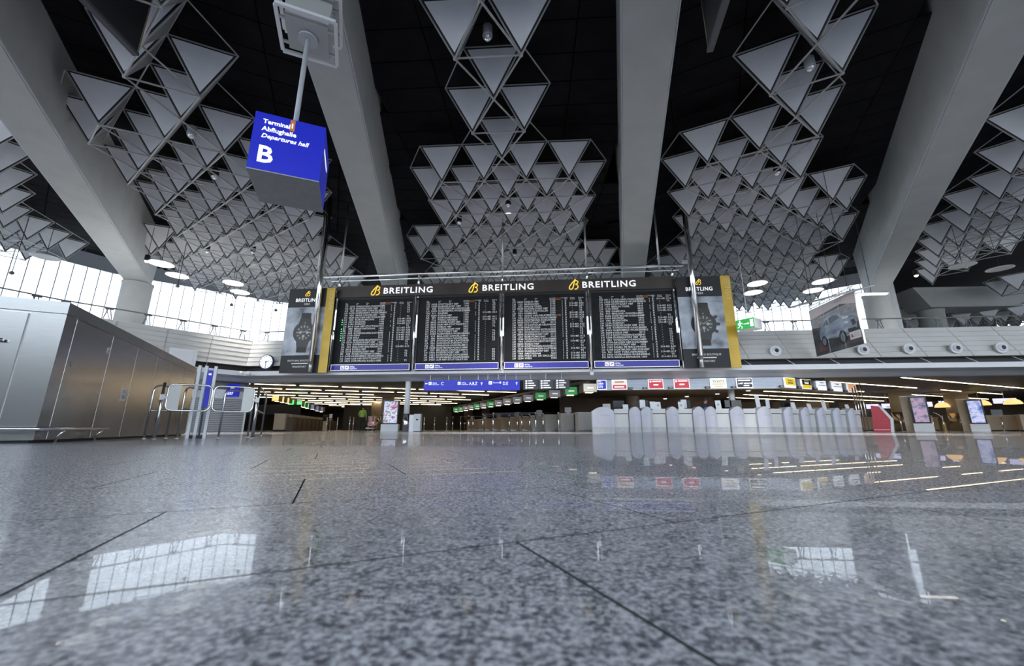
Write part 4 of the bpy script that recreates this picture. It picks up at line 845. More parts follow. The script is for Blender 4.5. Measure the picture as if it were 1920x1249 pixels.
lay([(.70, .60), (.82, .585), (.80, .55), (.68, .56)], carl, 'bonnet_highlight', 0.006); lay([(.845, .50), (.925, .49), (.94, .40), (.87, .38)], card, 'grille', 0.006); lay([(.72, .50), (.80, .49), (.79, .45), (.74, .46)], carl, 'headlamp', 0.006); lay([(.76, .35), (.93, .34), (.90, .27), (.78, .26)], card, 'lower_grille', 0.006)
for cx, cz, r in ((.245, .25, .115), (.645, .225, .135)):
    MB().prism(disc(cx * Wb, cz * Hb, r * Hb, 24, r * Wb * 0.55), -0.023, -0.014).build('wheel', card, t); MB().prism(disc(cx * Wb, cz * Hb, r * Hb * .66, 24, r * Wb * 0.36), -0.025, -0.023).build('wheel_rim', mat('rim_grey', (0.2, 0.21, 0.23), 0.4), t)
for cz in (.12, .07): lay([(.1, cz), (.28, cz + .02), (.28, cz + .028), (.1, cz + .012)], redm, 'tail_reflection', 0.003)
bx('badge', mat('badge_white', (0.7, 0.66, 0.66), 0.5), t, .78 * Wb, .985 * Wb, -0.024, -0.015, .13 * Hb, .27 * Hb); MB().prism([(.80 * Wb, .17 * Hb), (.85 * Wb, .17 * Hb), (.825 * Wb, .24 * Hb)], -0.028, -0.024).build('badge_emblem', redm, t); [MB().box(.86 * Wb, .96 * Wb, -0.028, -0.024, z * Hb, (z + .015) * Hb).build('print_line', softgrey, t) for z in (.165, .195, .225)]
text('F-PACE', 0.15, mat('banner_text', (0.42, 0.36, 0.33), 0.5), t, .60 * Wb, -0.022, .91 * Hb, 'banner_lettering')
for x in (1 / 3, 2 / 3): bx('seam', softgrey, t, x * Wb - 0.008, x * Wb + 0.008, -0.028, 0.018, 0, Hb)
bx('end_pole', chrome, t, Wb, Wb + 0.05, -0.03, 0.03, 0, Hb + 0.05)
tr = MB()
for z in (Hb + 0.06, Hb + 0.20): tr.tube((0, 0, z), (Wb, 0, z), 0.02, n=6)
n_ = 16
for i in range(n_): tr.tube((i * Wb / n_, 0, Hb + 0.06), ((i + 0.5) * Wb / n_, 0, Hb + 0.20), 0.012, n=5).tube(((i + 0.5) * Wb / n_, 0, Hb + 0.20), ((i + 1) * Wb / n_, 0, Hb + 0.06), 0.012, n=5)
tr.build('truss', dullsteel, t)
for x in (0.3, Wb - 0.3): MB().tube((x, 0, Hb + 0.2), (x, 0, 9.0), 0.012, n=5).build('cable', black, t)
A = atY(1480, 577, 19.2); B = atZ(1640, 535, A.z)
t = thing('lighting_bar', 'thin dark lighting bar above the car banner', 'lighting bar', A)
MB().tube((0, 0, 0), B - A, 0.045, n=8).build('bar', dullsteel, t, smooth=True); MB().tube((B - A) * 0.55, (B - A) * 0.55 + Vector((0, 0, 4.0)), 0.012, n=5).build('cable', black, t)
t = thing('tube_lamp', 'short white tube lamp at the right upper corner of the car banner', 'lamp', atZ(1608, 552, 6.2))
MB().box(-0.1, 1.3, -0.1, 0.1, 0, 0.05).build('lamp_body', dullsteel, t); MB().box(-0.05, 1.25, -0.07, 0.07, -0.04, 0.0).build('lamp_tube', lampglow, t); MB().tube((0.6, 0, 0.05), (0.6, 0, 6.9), 0.012, n=5).build('cable', black, t)
# ================================================================== LOWER HALL: COLUMNS AND CEILING LIGHTS
def hallcol(x, y, r, label, up=beige, lowm=None, zj=1.25, head=True):
    t = thing('column', label, 'column', (x, y, 0))
    MB().lathe([(r, zj), (r, 2.99)], 28).build('column_shaft', up, t, smooth=True)
    MB().lathe([(r + 0.015, 0), (r + 0.015, zj)], 28).build('column_sleeve', lowm or mat('bronze_sleeve', (0.34, 0.29, 0.22), 0.25, 0.9), t, smooth=True)
    if head: MB().lathe([(r + 0.02, 2.80), (r + 0.9, 2.97), (r + 0.9, 2.995)], 28).build('column_head', mat('column_head', (0.30, 0.28, 0.25), 0.6), t, smooth=True)
hallcol(-13.75, 33.9, 0.52, 'beige round column behind the floral advert kiosk'); hallcol(-18.3, 42.2, 0.55, 'beige round column left of the floral advert kiosk, farther back', head=False)
hallcol(6.6, 32.0, 0.52, 'grey round column behind the information counters', up=deskgrey)
hallcol(26.2, 32.4, 0.65, 'beige round column left of the two on the right', zj=1.35); hallcol(32.3, 34.9, 0.68, 'beige round column right of the two on the right', zj=1.35)
hallcol(-10.2, 52.0, 0.55, 'small far beige column left of the pair in the middle distance', head=False); hallcol(-8.0, 52.5, 0.55, 'small far beige column right of the pair in the middle distance', head=False)
for (px_, Y, r, lab) in (((762, 780), 21.3, 0.15, 'slim white column with chrome lower part under the gallery edge'), ((1372, 745), 22.3, 0.15, 'slim white column behind the counters right of the black last minute sign')):
    q = atY(*px_, Y); hallcol(q.x, Y, r, lab, up=white, lowm=chrome, zj=0.95, head=False)
LD = math.radians(25.0); lu = Vector((math.cos(LD), math.sin(LD))); lv = Vector((-math.sin(LD), math.cos(LD)))
stripm = MB().box(-1.17, 1.17, -0.035, 0.035, -0.025, 0.0).mesh('light_strip', warm)
tray = mat('lamp_tray', (0.12, 0.12, 0.12), 0.5); traym = MB().box(-1.27, 1.27, -0.09, 0.09, 0.0, 0.03).mesh('light_tray', tray)
rowN = ORD; ns = 0
for j in range(0, 15):
    cnt = 0
    for i in range(-16, 22):
        v = 29.8 + j * 3.12; u = i * 2.6 + (j % 2) * 1.3 - 3
        if v < 25: continue
        P = lu * u + lv * v
        if (P - Vector((-10, 44))).length > 60: continue
        lim = P.x < 1.6 - 0.49 * (P.y - 21) and P.x > -27
        if not (lim and 23.5 < P.y < 66): continue
        t = thing('ceiling_strip_light', 'warm strip light, %s ceiling row behind the gallery edge, %s from the left' % (ORD[j], ORD[cnt]), 'strip light', (P.x, P.y, 2.97), LD, 'strip lights left of the sign box row'); cnt += 1
        link('light_strip', stripm, t); link('light_tray', traym, t); ns += 1
for j in range(0, 4):
    v0 = 12.55 + j * 3.05 if False else None
ld2 = math.radians(28.0); lu2 = Vector((math.cos(ld2), math.sin(ld2))); lv2 = Vector((-math.sin(ld2), math.cos(ld2)))
for rowi, (v, ranges) in enumerate(((12.0, ((28.7, 47.0),)), (14.85, ((17, 39.5), (40.6, 52))), (18.0, ((17, 38.0), (40.5, 51), (53, 60))), (20.7, ((24, 53), )), (23.5, ((24, 54),)), (26.3, ((26, 56),)))):
    cnt = 0
    for a, b in ranges:
        n = max(1, int((b - a) / 2.55))
        for i in range(n):
            P = lu2 * (a + 1.3 + i * 2.55) + lv2 * v
            if P.y < 23.2 or P.y > 55 or (P.x < 15.5 and P.y < 27): continue
            t = thing('ceiling_strip_light', 'strip light at the hall right, %s ceiling row, %s from the left' % (ORD[rowi], ORD[cnt]), 'strip light', (P.x, P.y, 2.97), ld2, 'strip lights at the right'); cnt += 1
            link('light_strip', stripm, t); link('light_tray', traym, t); ns += 1
# ================================================================== DIRECTION SIGNS UNDER THE GALLERY
def wall_text(t, s, x, z, size, m=signwhite, **k): return text(s, size, m, t, x, -0.008, z, **k)
secs = [((795, 713.5), (852, 732), 'C', 'blue direction sign with a left arrow to departures C'), ((852, 713), (908, 732), 'ABZ', 'blue direction sign pointing up to departures A, B, Z'),
        ((908, 712.5), (941, 731.5), 'T2', 'blue direction sign section reading Terminal 2'), ((941, 712.5), (975, 731.5), 'DE', 'blue direction sign section reading D, E with up arrow')]
def arrow(t, x, z, s, a):
    c, d = math.cos(a), math.sin(a)
    m = MB(); pts = [(-.35, -.05), (.1, -.05), (.1, -.05), (-.02, -.2), (.1, -.2), (.28, 0), (.1, .2), (-.02, .2), (.1, .05), (-.35, .05)]
    m.prism([(x + s * (c * p - d * q), z + s * (d * p + c * q)) for p, q in pts], -0.008, 0.0); m.build('arrow', signwhite, t)
def plane_tile(t, x, z, s):
    bx('pictogram_tile', signwhite, t, x, x + s, -0.006, 0, z, z + s)
    MB().prism([(x + .12 * s, z + .3 * s), (x + .85 * s, z + .62 * s), (x + .9 * s, z + .76 * s), (x + .1 * s, z + .45 * s)], -0.01, -0.006).prism([(x + .3 * s, z + .12 * s), (x + .44 * s, z + .14 * s), (x + .62 * s, z + .6 * s), (x + .46 * s, z + .6 * s)], -0.01, -0.006).build('plane_symbol', blue, t)
for a, b, k, lab in secs:
    t, w_, h_ = plain_sign(a, (b[0] - 0.6, b[1]), 20.3, 'direction_sign', lab, 'sign', blue, 0.12)
    if k == 'C':
        arrow(t, 0.13, h_ * .68, 0.22, PI); plane_tile(t, 0.26, h_ * .55, 0.15); wall_text(t, 'Abflug', 0.46, h_ * .68, 0.09); wall_text(t, 'Departures', 0.46, h_ * .54, 0.075, shear=.2); wall_text(t, 'C', w_ * .56, h_ * .52, 0.22)
    if k == 'ABZ':
        plane_tile(t, 0.18, h_ * .55, 0.15); wall_text(t, 'Abflug', 0.38, h_ * .68, 0.09); wall_text(t, 'Departures', 0.38, h_ * .54, 0.075, shear=.2); wall_text(t, 'A,B,Z', w_ * .50, h_ * .52, 0.22, xs=.85); arrow(t, w_ * .92, h_ * .66, 0.24, PI / 2)
    if k == 'T2':
        plane_tile(t, w_ * .26, h_ * .55, 0.17); wall_text(t, 'Terminal', w_ * .5, h_ * .66, 0.10); bx('number_tile', signwhite, t, w_ * .9, w_ * .97, -0.006, 0, h_ * .64, h_ * .82); text('2', .08, blue, t, w_ * .915, -0.012, h_ * .67, 'number')
    if k == 'DE': wall_text(t, 'D,E', w_ * .05, h_ * .52, 0.22, xs=.85); arrow(t, w_ * .83, h_ * .66, 0.24, PI / 2)
    hang(t, (w_ * .2, w_ * .8), h_, 2.95, 0.06)
dgrey = mat('sign_charcoal', (0.04, 0.042, 0.05), 0.4)
for i, (a, b) in enumerate((((981, 712), (1009, 730.5)), ((1009.5, 712), (1038, 730)), ((1038.5, 711.5), (1068, 729.5)))):
    t, w_, h_ = plain_sign(a, b, 20.3, 'information_sign', 'charcoal list sign with white pictograms, %s of the three' % ['left one', 'middle one', 'right one'][i], 'sign', dgrey, 0.1)
    for r, s in enumerate((('Tickets', 'Information', 'Restaurant', 'Post'), ('Bank', 'Check-in', 'Gepäck', 'Taxi'), ('Apotheke', 'Shops', 'Bahnhof', 'Parken'))[i]):
        bx('pictogram_tile', signwhite, t, w_ * .15, w_ * .27, -0.005, 0, h_ * (.78 - .23 * r), h_ * (.93 - .23 * r)); line(t, w_ * .33, h_ * (.82 - .23 * r), w_ * (.3 + .05 * ((r * 7 + i * 3) % 5)), .05, signwhite)
    hang(t, (w_ * .5,), h_, 2.95, 0.05)
# ================================================================== COUNTER CANOPY WITH AIRLINE AND TICKET SIGNS
slatm = mat('canopy_slat', (0.30, 0.32, 0.36), 0.35, 0.5, var=0.05)
CP = [Vector((2.75, 21.35)), Vector((11.75, 20.95)), Vector((17.1, 24.2))]
t = thing('counter_canopy', 'slatted grey canopy band above the information counters', 'canopy', (CP[0].x, CP[0].y, 2.13))
o = Vector((CP[0].x, CP[0].y, 2.13))
for a, b in zip(CP[:-1], CP[1:]):
    d = b - a; L = d.length; an = math.atan2(d.y, d.x); M0 = T((a.x - o.x), (a.y - o.y), 0) @ RZ(an)
    MB().box(0, L, 0.02, 0.5, 0.0, 0.54, M=M0).build('canopy_box', dullsteel, t)
    for r in range(7): MB().box(0, L, -0.01, 0.02, 0.02 + r * 0.075, 0.085 + r * 0.075, M=M0).build('slat', slatm, t)
    for s in [i * 1.75 + 0.9 for i in range(int((L - 0.5) / 1.75))]: MB().tube(M0 @ Vector((s, 0.2, 0.54)), M0 @ Vector((s, 0.2, 0.86)), 0.02, n=6).build('hanger', fasciam, t)
def canopy_sign(px0, px1, label, m, h=0.50, dz=0.0):
    """stands proud on the canopy at the photo's x"""
    best = None
    for a, b in zip(CP[:-1], CP[1:]):
        d = b - a; an = math.atan2(d.y, d.x)
        def hit(px):
            r = ray(px, 722); k = (a.x * d.y - a.y * d.x) / (r.x * d.y - r.y * d.x); p = Vector((r.x, r.y)) * k; return (p - a).dot(d) / d.length
        s0, s1 = hit(px0), hit(px1)
        if -0.3 <= s0 and s1 <= d.length + 0.6: best = (a, d, an, s0, s1)
    a, d, an, s0, s1 = best; p = a + d.normalized() * s0
    nn = Vector((-d.y, d.x)).normalized() * -0.10
    t = thing('counter_sign', label, 'sign', (p.x + nn.x, p.y + nn.y, 2.15 + dz), an)
    bx('sign_frame', signwhite if h > 0.2 else blk, t, 0, s1 - s0, 0, 0.07, 0, h); bx('sign_face', m, t, 0.03, s1 - s0 - 0.03, -0.006, 0.0, 0.03, h - 0.03)
    return t, s1 - s0, h
yel = mat('sign_yellow', (0.80, 0.55, 0.03), 0.4, emit=(0.8, 0.55, 0.03), es=0.25); cream = mat('sign_cream', (0.75, 0.68, 0.55), 0.4, emit=(.75, .68, .55), es=0.25); redlit = mat('sign_red', (0.50, 0.03, 0.04), 0.4, emit=(0.5, 0.03, 0.04), es=0.25); oranl = mat('sign_apricot', (0.80, 0.45, 0.25), 0.4, emit=(.8, .45, .25), es=0.3); blk = mat('sign_black', (0.02, 0.02, 0.025), 0.4)
t, w_, h_ = canopy_sign(1119, 1137, 'blue counter number sign reading 580 to 570', blue); wall_text(t, '580-\n570', w_ * .12, h_ * .52, 0.16, bold=.003); line(t, w_ * .15, h_ * .84, w_ * .3, .04, signwhite)
t, w_, h_ = canopy_sign(1147, 1175, 'cream counter sign with red lower half', cream); bx('sign_face', redlit, t, .03, w_ - .03, -.012, -.006, .03, h_ * .45); line(t, w_ * .2, h_ * .72, w_ * .6, .05, redm); line(t, w_ * .15, h_ * .2, w_ * .65, .06, signwhite, -.016)
for a, b, s in ((1215, 1243, 'left'), (1263, 1292, 'right')):
    t, w_, h_ = canopy_sign(a, b, '%s one of the two red counter signs on the canopy' % s, redlit); MB().prism(disc(w_ * .15, h_ * .76, .05, 14), -.01, -.006).build('emblem', signwhite, t); line(t, w_ * .26, h_ * .72, w_ * .62, .06, signwhite); line(t, w_ * .34, h_ * .36, w_ * .32, .07, signwhite)
t, w_, h_ = canopy_sign(1331, 1361, 'white counter sign reading TICKETS with a yellow line', signwhite); text('TICKETS', .15, blk, t, w_ * .5, -.01, h_ * .58, align='CENTER', bold=.003); bx('yellow_bar', yel, t, w_ * .1, w_ * .9, -.01, -.006, h_ * .36, h_ * .48); line(t, w_ * .25, h_ * .16, w_ * .5, .04, softgrey)
t, w_, h_ = canopy_sign(1380, 1410, 'black counter sign reading LAST MINUTE', blk); line(t, w_ * .1, h_ * .68, w_ * .78, .07, signwhite); text('LAST MINUTE', .105, signwhite, t, w_ * .1, -.01, h_ * .38, bold=.003); line(t, w_ * .42, h_ * .18, w_ * .35, .05, signwhite)
t, w_, h_ = canopy_sign(1469, 1488, 'yellow counter sign reading TICKETS', yel); text('TICKETS', .11, blk, t, w_ * .5, -.01, h_ * .62, align='CENTER'); line(t, w_ * .25, h_ * .42, w_ * .5, .05, blk); bx('white_bar', signwhite, t, .03, w_ - .03, -.01, -.006, .03, h_ * .24)
t, w_, h_ = canopy_sign(1500, 1517, 'black and yellow counter sign reading LAST MINUTE TICKET', yel); bx('sign_face', blk, t, .03, w_ - .03, -.01, -.006, h_ * .42, h_ - .03); text('LAST MINUTE', .065, yel, t, w_ * .5, -.014, h_ * .78, align='CENTER'); text('TICKET', .12, signwhite, t, w_ * .5, -.014, h_ * .52, align='CENTER', bold=.003)
for a, b, s in ((1529, 1545, 'left'), (1557, 1574, 'right')):
    t, w_, h_ = canopy_sign(a, b, '%s one of the two white ticket signs near the canopy end' % s, signwhite); line(t, w_ * .3, h_ * .72, w_ * .4, .05, softgrey); bx('print_bar', mat('print_brown', (0.35, 0.2, 0.15), .5), t, .06, w_ - .06, -.01, -.006, h_ * .45, h_ * .52)
t, w_, h_ = canopy_sign(1585, 1600, 'apricot counter sign at the right end of the canopy', oranl); MB().path([(w_ * .2, -.01, h_ * .35), (w_ * .5, -.01, h_ * .25), (w_ * .75, -.01, h_ * .6)], .012, 6).build('swoosh', signwhite, t)
for i, (px_, n_) in enumerate(((1181, '565'), (1208, '564'), (1256, '563'), (1325, '562'), (1374, '561'), (1464, '560'), (1495, '559'), (1524, '558'), (1553, '557'), (1580, '556'))):
    t, w_, h_ = canopy_sign(px_ - 4, px_ + 4, 'small black number plate on the canopy, %s from the left' % ORD[i], blk, h=0.10); line(t, w_ * .2, .035, w_ * .6, .035, deskgrey)
# ================================================================== INFORMATION COUNTERS
plinthm = mat('counter_plinth', (0.50, 0.50, 0.51), 0.4); cfront = mat('counter_front', (0.66, 0.65, 0.62), 0.35, var=0.03, scale=1.5)
KP = [Vector((2.05, 20.05)), Vector((10.2, 20.25)), Vector((16.3, 22.75))]
def on_path(px):
    for i, (a, b) in enumerate(zip(KP[:-1], KP[1:])):
        d = b - a; r = ray(px, 790); k = (a.x * d.y - a.y * d.x) / (r.x * d.y - r.y * d.x); p = Vector((r.x, r.y)) * k; s = (p - a).dot(d) / d.length
        if -0.4 <= s <= d.length + (0.6 if i else 0.0): return p, math.atan2(d.y, d.x)
POD = [(1110, 1152), (1180, 1202), (1202.5, 1224), (1250, 1273), (1300, 1322), (1322.5, 1344), (1370, 1396), (1420, 1447), (1470, 1487), (1502, 1518), (1532, 1548), (1562, 1577), (1590, 1604)]
for i, (a, b) in enumerate(POD):
    A, an = on_path(a); B, _ = on_path(b); w_ = (B - A).length; an = math.atan2((B - A).y, (B - A).x)
    if i == 0: lab = 'wide grey arched counter pod at the left end of the counters'
    else: lab = 'grey arched counter pod, %s to the right of the wide one' % ORD[i - 1]
    t = thing('counter_pod', lab, 'counter', (A.x, A.y, 0), an)
    n = 14; top = lambda x: 0.98 + 0.22 * (1 - ((x - w_ / 2) / (w_ / 2)) ** 2)
    bulge = lambda x: -0.05 - 0.10 * (1 - ((x - w_ / 2) / (w_ / 2)) ** 2)
    xs_ = [w_ * (0.01 + 0.98 * j / n) for j in range(n + 1)]
    m = MB(); vs_ = [(x, bulge(x), 0.24) for x in xs_] + [(x, bulge(x), top(x)) for x in xs_] + [(x, 0.30, 0.24) for x in xs_] + [(x, 0.30, top(x)) for x in xs_]; k = n + 1
    fs_ = []
    for j in range(n): fs_ += [(j, j + 1, k + j + 1, k + j), (2 * k + j + 1, 2 * k + j, 3 * k + j, 3 * k + j + 1), (k + j, k + j + 1, 3 * k + j + 1, 3 * k + j)]
    fs_ += [(0, k, 3 * k, 2 * k), (n, 2 * k + n, 3 * k + n, k + n)]
    m.add(vs_, fs_).build('pod_front', podm, t, smooth=False)
    m = MB(); vs_ = [(x, bulge(x) + 0.02, z) for z in (0, 0.24) for x in xs_] + [(x, 0.28, z) for z in (0, 0.24) for x in xs_]; fs_ = []
    for j in range(n): fs_ += [(j, j + 1, k + j + 1, k + j), (2 * k + j + 1, 2 * k + j, 3 * k + j, 3 * k + j + 1)]
    fs_ += [(0, k, 3 * k, 2 * k), (n, 2 * k + n, 3 * k + n, k + n)]
    m.add(vs_, fs_).build('pod_plinth', plinthm, t)
    MB().path([(w_ * (.36 + .2 * j / 5), bulge(w_ * .46) - 0.012 + 0.004 * j, .80 + .03 * math.sin(j * 1.3)) for j in range(6)], .008, 5).build('logo_flourish', softgrey, t); MB().box(w_ * .5, w_ * .78, bulge(w_ * .5) - .012, bulge(w_ * .5) + .02, .78, .80).build('print_line', softgrey, t)
edges = [1152.5] + [e for p in POD[1:] for e in (p[0] - .5, p[1] + .5)] + [1617]
segs = [(edges[i], edges[i + 1]) for i in range(0, len(edges), 2) if edges[i + 1] - edges[i] > 4]
for i, (a, b) in enumerate(segs):
    if a < 1449 < b: pass
    A, an = on_path(a); B, _ = on_path(b); an = math.atan2((B - A).y, (B - A).x); w_ = (B - A).length
    t = thing('information_counter', 'white information counter section, %s from the left' % ORD[i], 'counter', (A.x, A.y, 0), an)
    bx('counter_body', cfront, t, 0, w_, 0.06, 0.62, 0.24, 0.86); bx('counter_ledge', cfront, t, 0, w_, 0.02, 0.66, 0.89, 1.06); bx('counter_gap', black, t, 0.01, w_ - .01, 0.10, 0.6, 0.86, 0.89); bx('worktop', white, t, 0, w_, -0.02, 0.70, 1.06, 1.10); bx('counter_plinth', plinthm, t, 0, w_, 0.08, 0.6, 0, 0.24)
# things on the counters
def ctr_item(px, back=0.35):
    P, an = on_path(px); n = Vector((-math.sin(an), math.cos(an))); p = P + n * back; return p, an
MON = [1165, 1212, 1292, 1380, 1392, 1458, 1492, 1585]
for i, px_ in enumerate(MON):
    p, an = ctr_item(px_, 0.40)
    on_pod = any(a - 1 <= px_ <= b + 1 for a, b in POD)
    t = thing('monitor', 'black desk monitor seen from behind on the counters, %s from the left' % ORD[i], 'monitor', (p.x, p.y, 1.101), an + random.uniform(-.25, .25))
    bx('monitor_case', screenblack, t, -0.27, 0.27, -0.03, 0.03, 0.08, 0.42); bx('monitor_foot', screenblack, t, -0.10, 0.10, -0.09, 0.09, 0, 0.02); bx('monitor_stem', screenblack, t, -0.03, 0.03, -0.02, 0.02, 0.02, 0.09)
    if i in (1, 2, 5): bx('taped_notice', white, t, -0.16, 0.10, -0.036, -0.03, 0.05, 0.46)
for i, px_ in enumerate((1176, 1228, 1238, 1282, 1353, 1434, 1498, 1528, 1556, 1600)):
    p, an = ctr_item(px_, 0.12 if i != 5 else 0.2)
    t = thing('notice_stand', 'white notice card standing on the counters, %s from the left' % ORD[i], 'notice', (p.x, p.y, 1.101), an); hh = (0.22, 0.36, 0.34, 0.34, 0.4, 0.62, 0.34, 0.3, 0.5, 0.3)[i]
    MB().add([(-.13, 0, 0), (.13, 0, 0), (.13, .02, 0), (-.13, .02, 0), (-.13, .06, hh), (.13, .06, hh), (.13, .075, hh), (-.13, .075, hh)], [(3, 2, 1, 0), (4, 5, 6, 7), (0, 1, 5, 4), (1, 2, 6, 5), (2, 3, 7, 6), (3, 0, 4, 7)]).build('card', white, t); bx('card_foot', clearglass, t, -.1, .1, -.03, .1, 0, .012)
    if i in (2, 3, 4): MB().prism(disc(0, hh * .5, .06, 16), 0.012, 0.02, M=Matrix.Identity(4)).build('card_mark', softgrey, t)
# small down lamps below the canopy
for i, (px_, py, Y) in enumerate(((1247, 748, 27), (1288, 744, 26), (1345, 739, 25), (1403, 733, 23.8), (1474, 729, 23.5))):
    q = atY(px_, py, Y)
    t = thing('down_lamp', 'small down lamp glowing under the canopy, %s from the left' % ORD[i], 'lamp', q)
    MB().lathe([(0.10, 0), (0.16, 0.02), (0.16, 0.06), (0.05, 0.10)], 16).build('lamp_shade', dullsteel, t, smooth=True); MB().lathe([(0.09, -0.01), (0.11, 0.0)], 16).build('lamp_glow', lampglow, t)
    MB().tube((0, 0, 0.1), (0, 0, 2.62 - q.z), .012, n=6).build('lamp_stem', black, t)
    ld = D.lights.new('down_lamp_light', 'SPOT'); ld.energy = 260; ld.spot_size = math.radians(100); ld.color = (1, .72, .42); ld.shadow_soft_size = .08
    lo = D.objects.new('lamp_light', ld); COL.objects.link(lo); lo.parent = t; lo.location = (0, 0, -.03)
# back wall of the counter area
struct(MB().box(1.0, 13.2, 33.4, 33.6, 0, 3.0).build('wall_counter_back', mat('brown_wall', (0.20, 0.15, 0.11), 0.6, var=0.2, scale=.7)))
struct(MB().box(2.2, 14.5, 22.2, 36, 2.62, 2.75).build('ceiling_counter', mat('brown_ceiling', (0.10, 0.085, 0.07), 0.6)))
# ================================================================== SIGN BOX ROW AND CHECK-IN DESKS (middle)
ra, rb = Vector((2.3, 21.8)), Vector((-12.5, 50.0)); rd = (rb - ra).normalized(); ran = math.atan2(rd.y, rd.x)
greenlit = mat('box_green', (0.06, 0.32, 0.10), 0.4, emit=(.08, .42, .14), es=.25); boxgrey = mat('box_grey', (0.40, 0.40, 0.43), 0.4, emit=(.4, .4, .43), es=.15); boxcream = mat('box_cream', (0.62, 0.60, 0.52), 0.4, emit=(.62, .6, .52), es=.3); boxside = mat('box_side', (0.17, 0.145, 0.115), 0.5)
cols = [boxcream, greenlit, boxgrey, greenlit, boxgrey, boxgrey, boxgrey, boxgrey, greenlit, boxgrey, greenlit, boxgrey, boxgrey, greenlit, greenlit]
t = thing('sign_carrier', 'dark beam carrying the row of airline sign boxes', 'beam', (ra.x, ra.y, 2.6), ran); bx('carrier_beam', boxside, t, 0, 31, -0.05, 0.1, 0, 0.12)
for s in (2, 10, 18, 26): MB().tube((s, 0, 0.12), (s, 0, 0.40), .02, n=6).build('hanger', dullsteel, t)
for i, c in enumerate(cols):
    s = 0.35 + i * 2.0; p = ra + rd * s
    nm = {id(boxcream): 'cream', id(greenlit): 'green', id(boxgrey): 'pale grey'}[id(c)]
    t = thing('sign_box', '%s airline sign box, %s of the row right of the blue direction signs' % (nm, ORD[i]), 'sign', (p.x, p.y, 2.1), math.radians(10))
    bx('box_body', boxside, t, -0.2, 0.62, 0, 0.9, 0, 0.49); bx('box_face', c, t, -0.15, 0.57, -0.012, 0, 0.03, 0.46)
    bx('box_mark', signwhite, t, 0.05, 0.40, -0.016, -0.012, 0.2, 0.27); bx('under_lamp', warm, t, 0.0, 0.4, 0.1, 0.3, -0.012, 0.0)
for i in range(13):
    p = ra + rd * (1.2 + i * 2.2) + Vector((1.9, 0.8))
    t = thing('check_in_desk', 'grey check-in desk under the sign boxes, %s from the front' % ORD[i], 'desk', (p.x, p.y, 0), math.radians(12))
    bx('desk_front', deskgrey if i < 5 else deskbeige, t, -0.75, 0.15, 0, 0.7, 0.10, 1.12); bx('desk_plinth', dullsteel, t, -0.72, 0.12, 0.03, 0.68, 0, 0.10); bx('desk_top', white, t, -0.8, 0.2, -0.04, 0.72, 1.12, 1.16)
    bx('belt_side', deskgrey, t, 0.25, 0.95, -0.1, 1.2, 0.0, 0.42); bx('belt', black, t, 0.30, 0.90, -0.05, 1.2, 0.42, 0.46); bx('side_panel', deskgrey, t, 0.97, 1.05, 0.0, 0.9, 0, 1.0)
    if i in (3, 6): bx('orange_panel', orange, t, 0.27, 0.60, -0.14, -0.10, 0.05, 0.85)
    if i % 2 == 0:
        q = p + Vector((-.2, .35)); t2 = thing('monitor', 'pale computer on the %s grey check-in desk' % ORD[i], 'monitor', (q.x, q.y, 1.161), random.uniform(-.4, .4)); bx('monitor_case', white, t2, -.22, .22, -.03, .03, .08, .42); bx('monitor_foot', white, t2, -.1, .1, -.08, .08, 0, .08)
# ================================================================== STANCHIONS
stm = MB().tube((0, 0, 0.02), (0, 0, 0.98), 0.034, n=12).mesh('post', chrome, smooth=True); sth = MB().lathe([(0.045, 0.93), (0.045, 1.0), (0.02, 1.005)], 12).mesh('belt_head', dullsteel, smooth=True); stf = MB().lathe([(0.13, 0), (0.13, 0.012), (0.04, 0.025)], 18).mesh('foot', dullsteel, smooth=True)
ST = [(0.56, 21.2), (-0.25, 22.6), (-0.62, 21.1), (-1.03, 23.4), (-1.54, 24.2), (-1.94, 26.1), (-2.36, 25.1), (-2.9, 21.6), (-3.69, 23.1), (-4.98, 27.0), (-5.06, 25.9), (-6.06, 28.1), (-6.6, 28.0), (-7.4, 29.5), (-8.6, 30.5), (-9.0, 29.2)]
def stanchion(x, y, lab, grp=None):
    t = thing('stanchion', lab, 'stanchion', (x, y, 0), 0, grp); link('post', stm, t); link('belt_head', sth, t); link('foot', stf, t); return t
order = sorted(range(len(ST)), key=lambda i: -(ST[i][0] / ST[i][1]))
for r, i in enumerate(order): stanchion(ST[i][0], ST[i][1], 'chrome queue stanchion in front of the check-in desks, %s from the right' % ORD[r])
for i, (a, b) in enumerate(((7, 2), (8, 3), (9, 5), (11, 10))):
    A, B = Vector(ST[a]), Vector(ST[b]); m = MB(); d = B - A; an = math.atan2(d.y, d.x)
    t = thing('queue_belt', 'dark retractable queue belt between stanchions, %s from the front' % ORD[i], 'belt', (A.x, A.y, 0.94), an); bx('belt_web', black, t, 0.05, d.length - 0.05, -0.004, 0.004, 0, 0.05)
for i, (px_, Y) in enumerate(((612, 29), (632, 30), (655, 28), (662, 29.5), (699, 25.5), (690, 28))):
    q = atY(px_, 800, Y); stanchion(q.x, Y, 'brass-lit queue stanchion left of the floral kiosk, %s from the left' % ORD[sorted((612, 632, 655, 662, 699, 690)).index(px_)])
RS = [(18.75, 25.1), (19.55, 25.2), (20.75, 26.0), (23.3, 27.6), (24.2, 28.6), (25.0, 28.9), (25.9, 29.2), (22.0, 26.9), (29.6, 29.4)]
for r, (x, y) in enumerate(sorted(RS, key=lambda p: p[0] / p[1])): stanchion(x, y, 'chrome barrier post on the right beyond the red pylon, %s from it' % ORD[r])
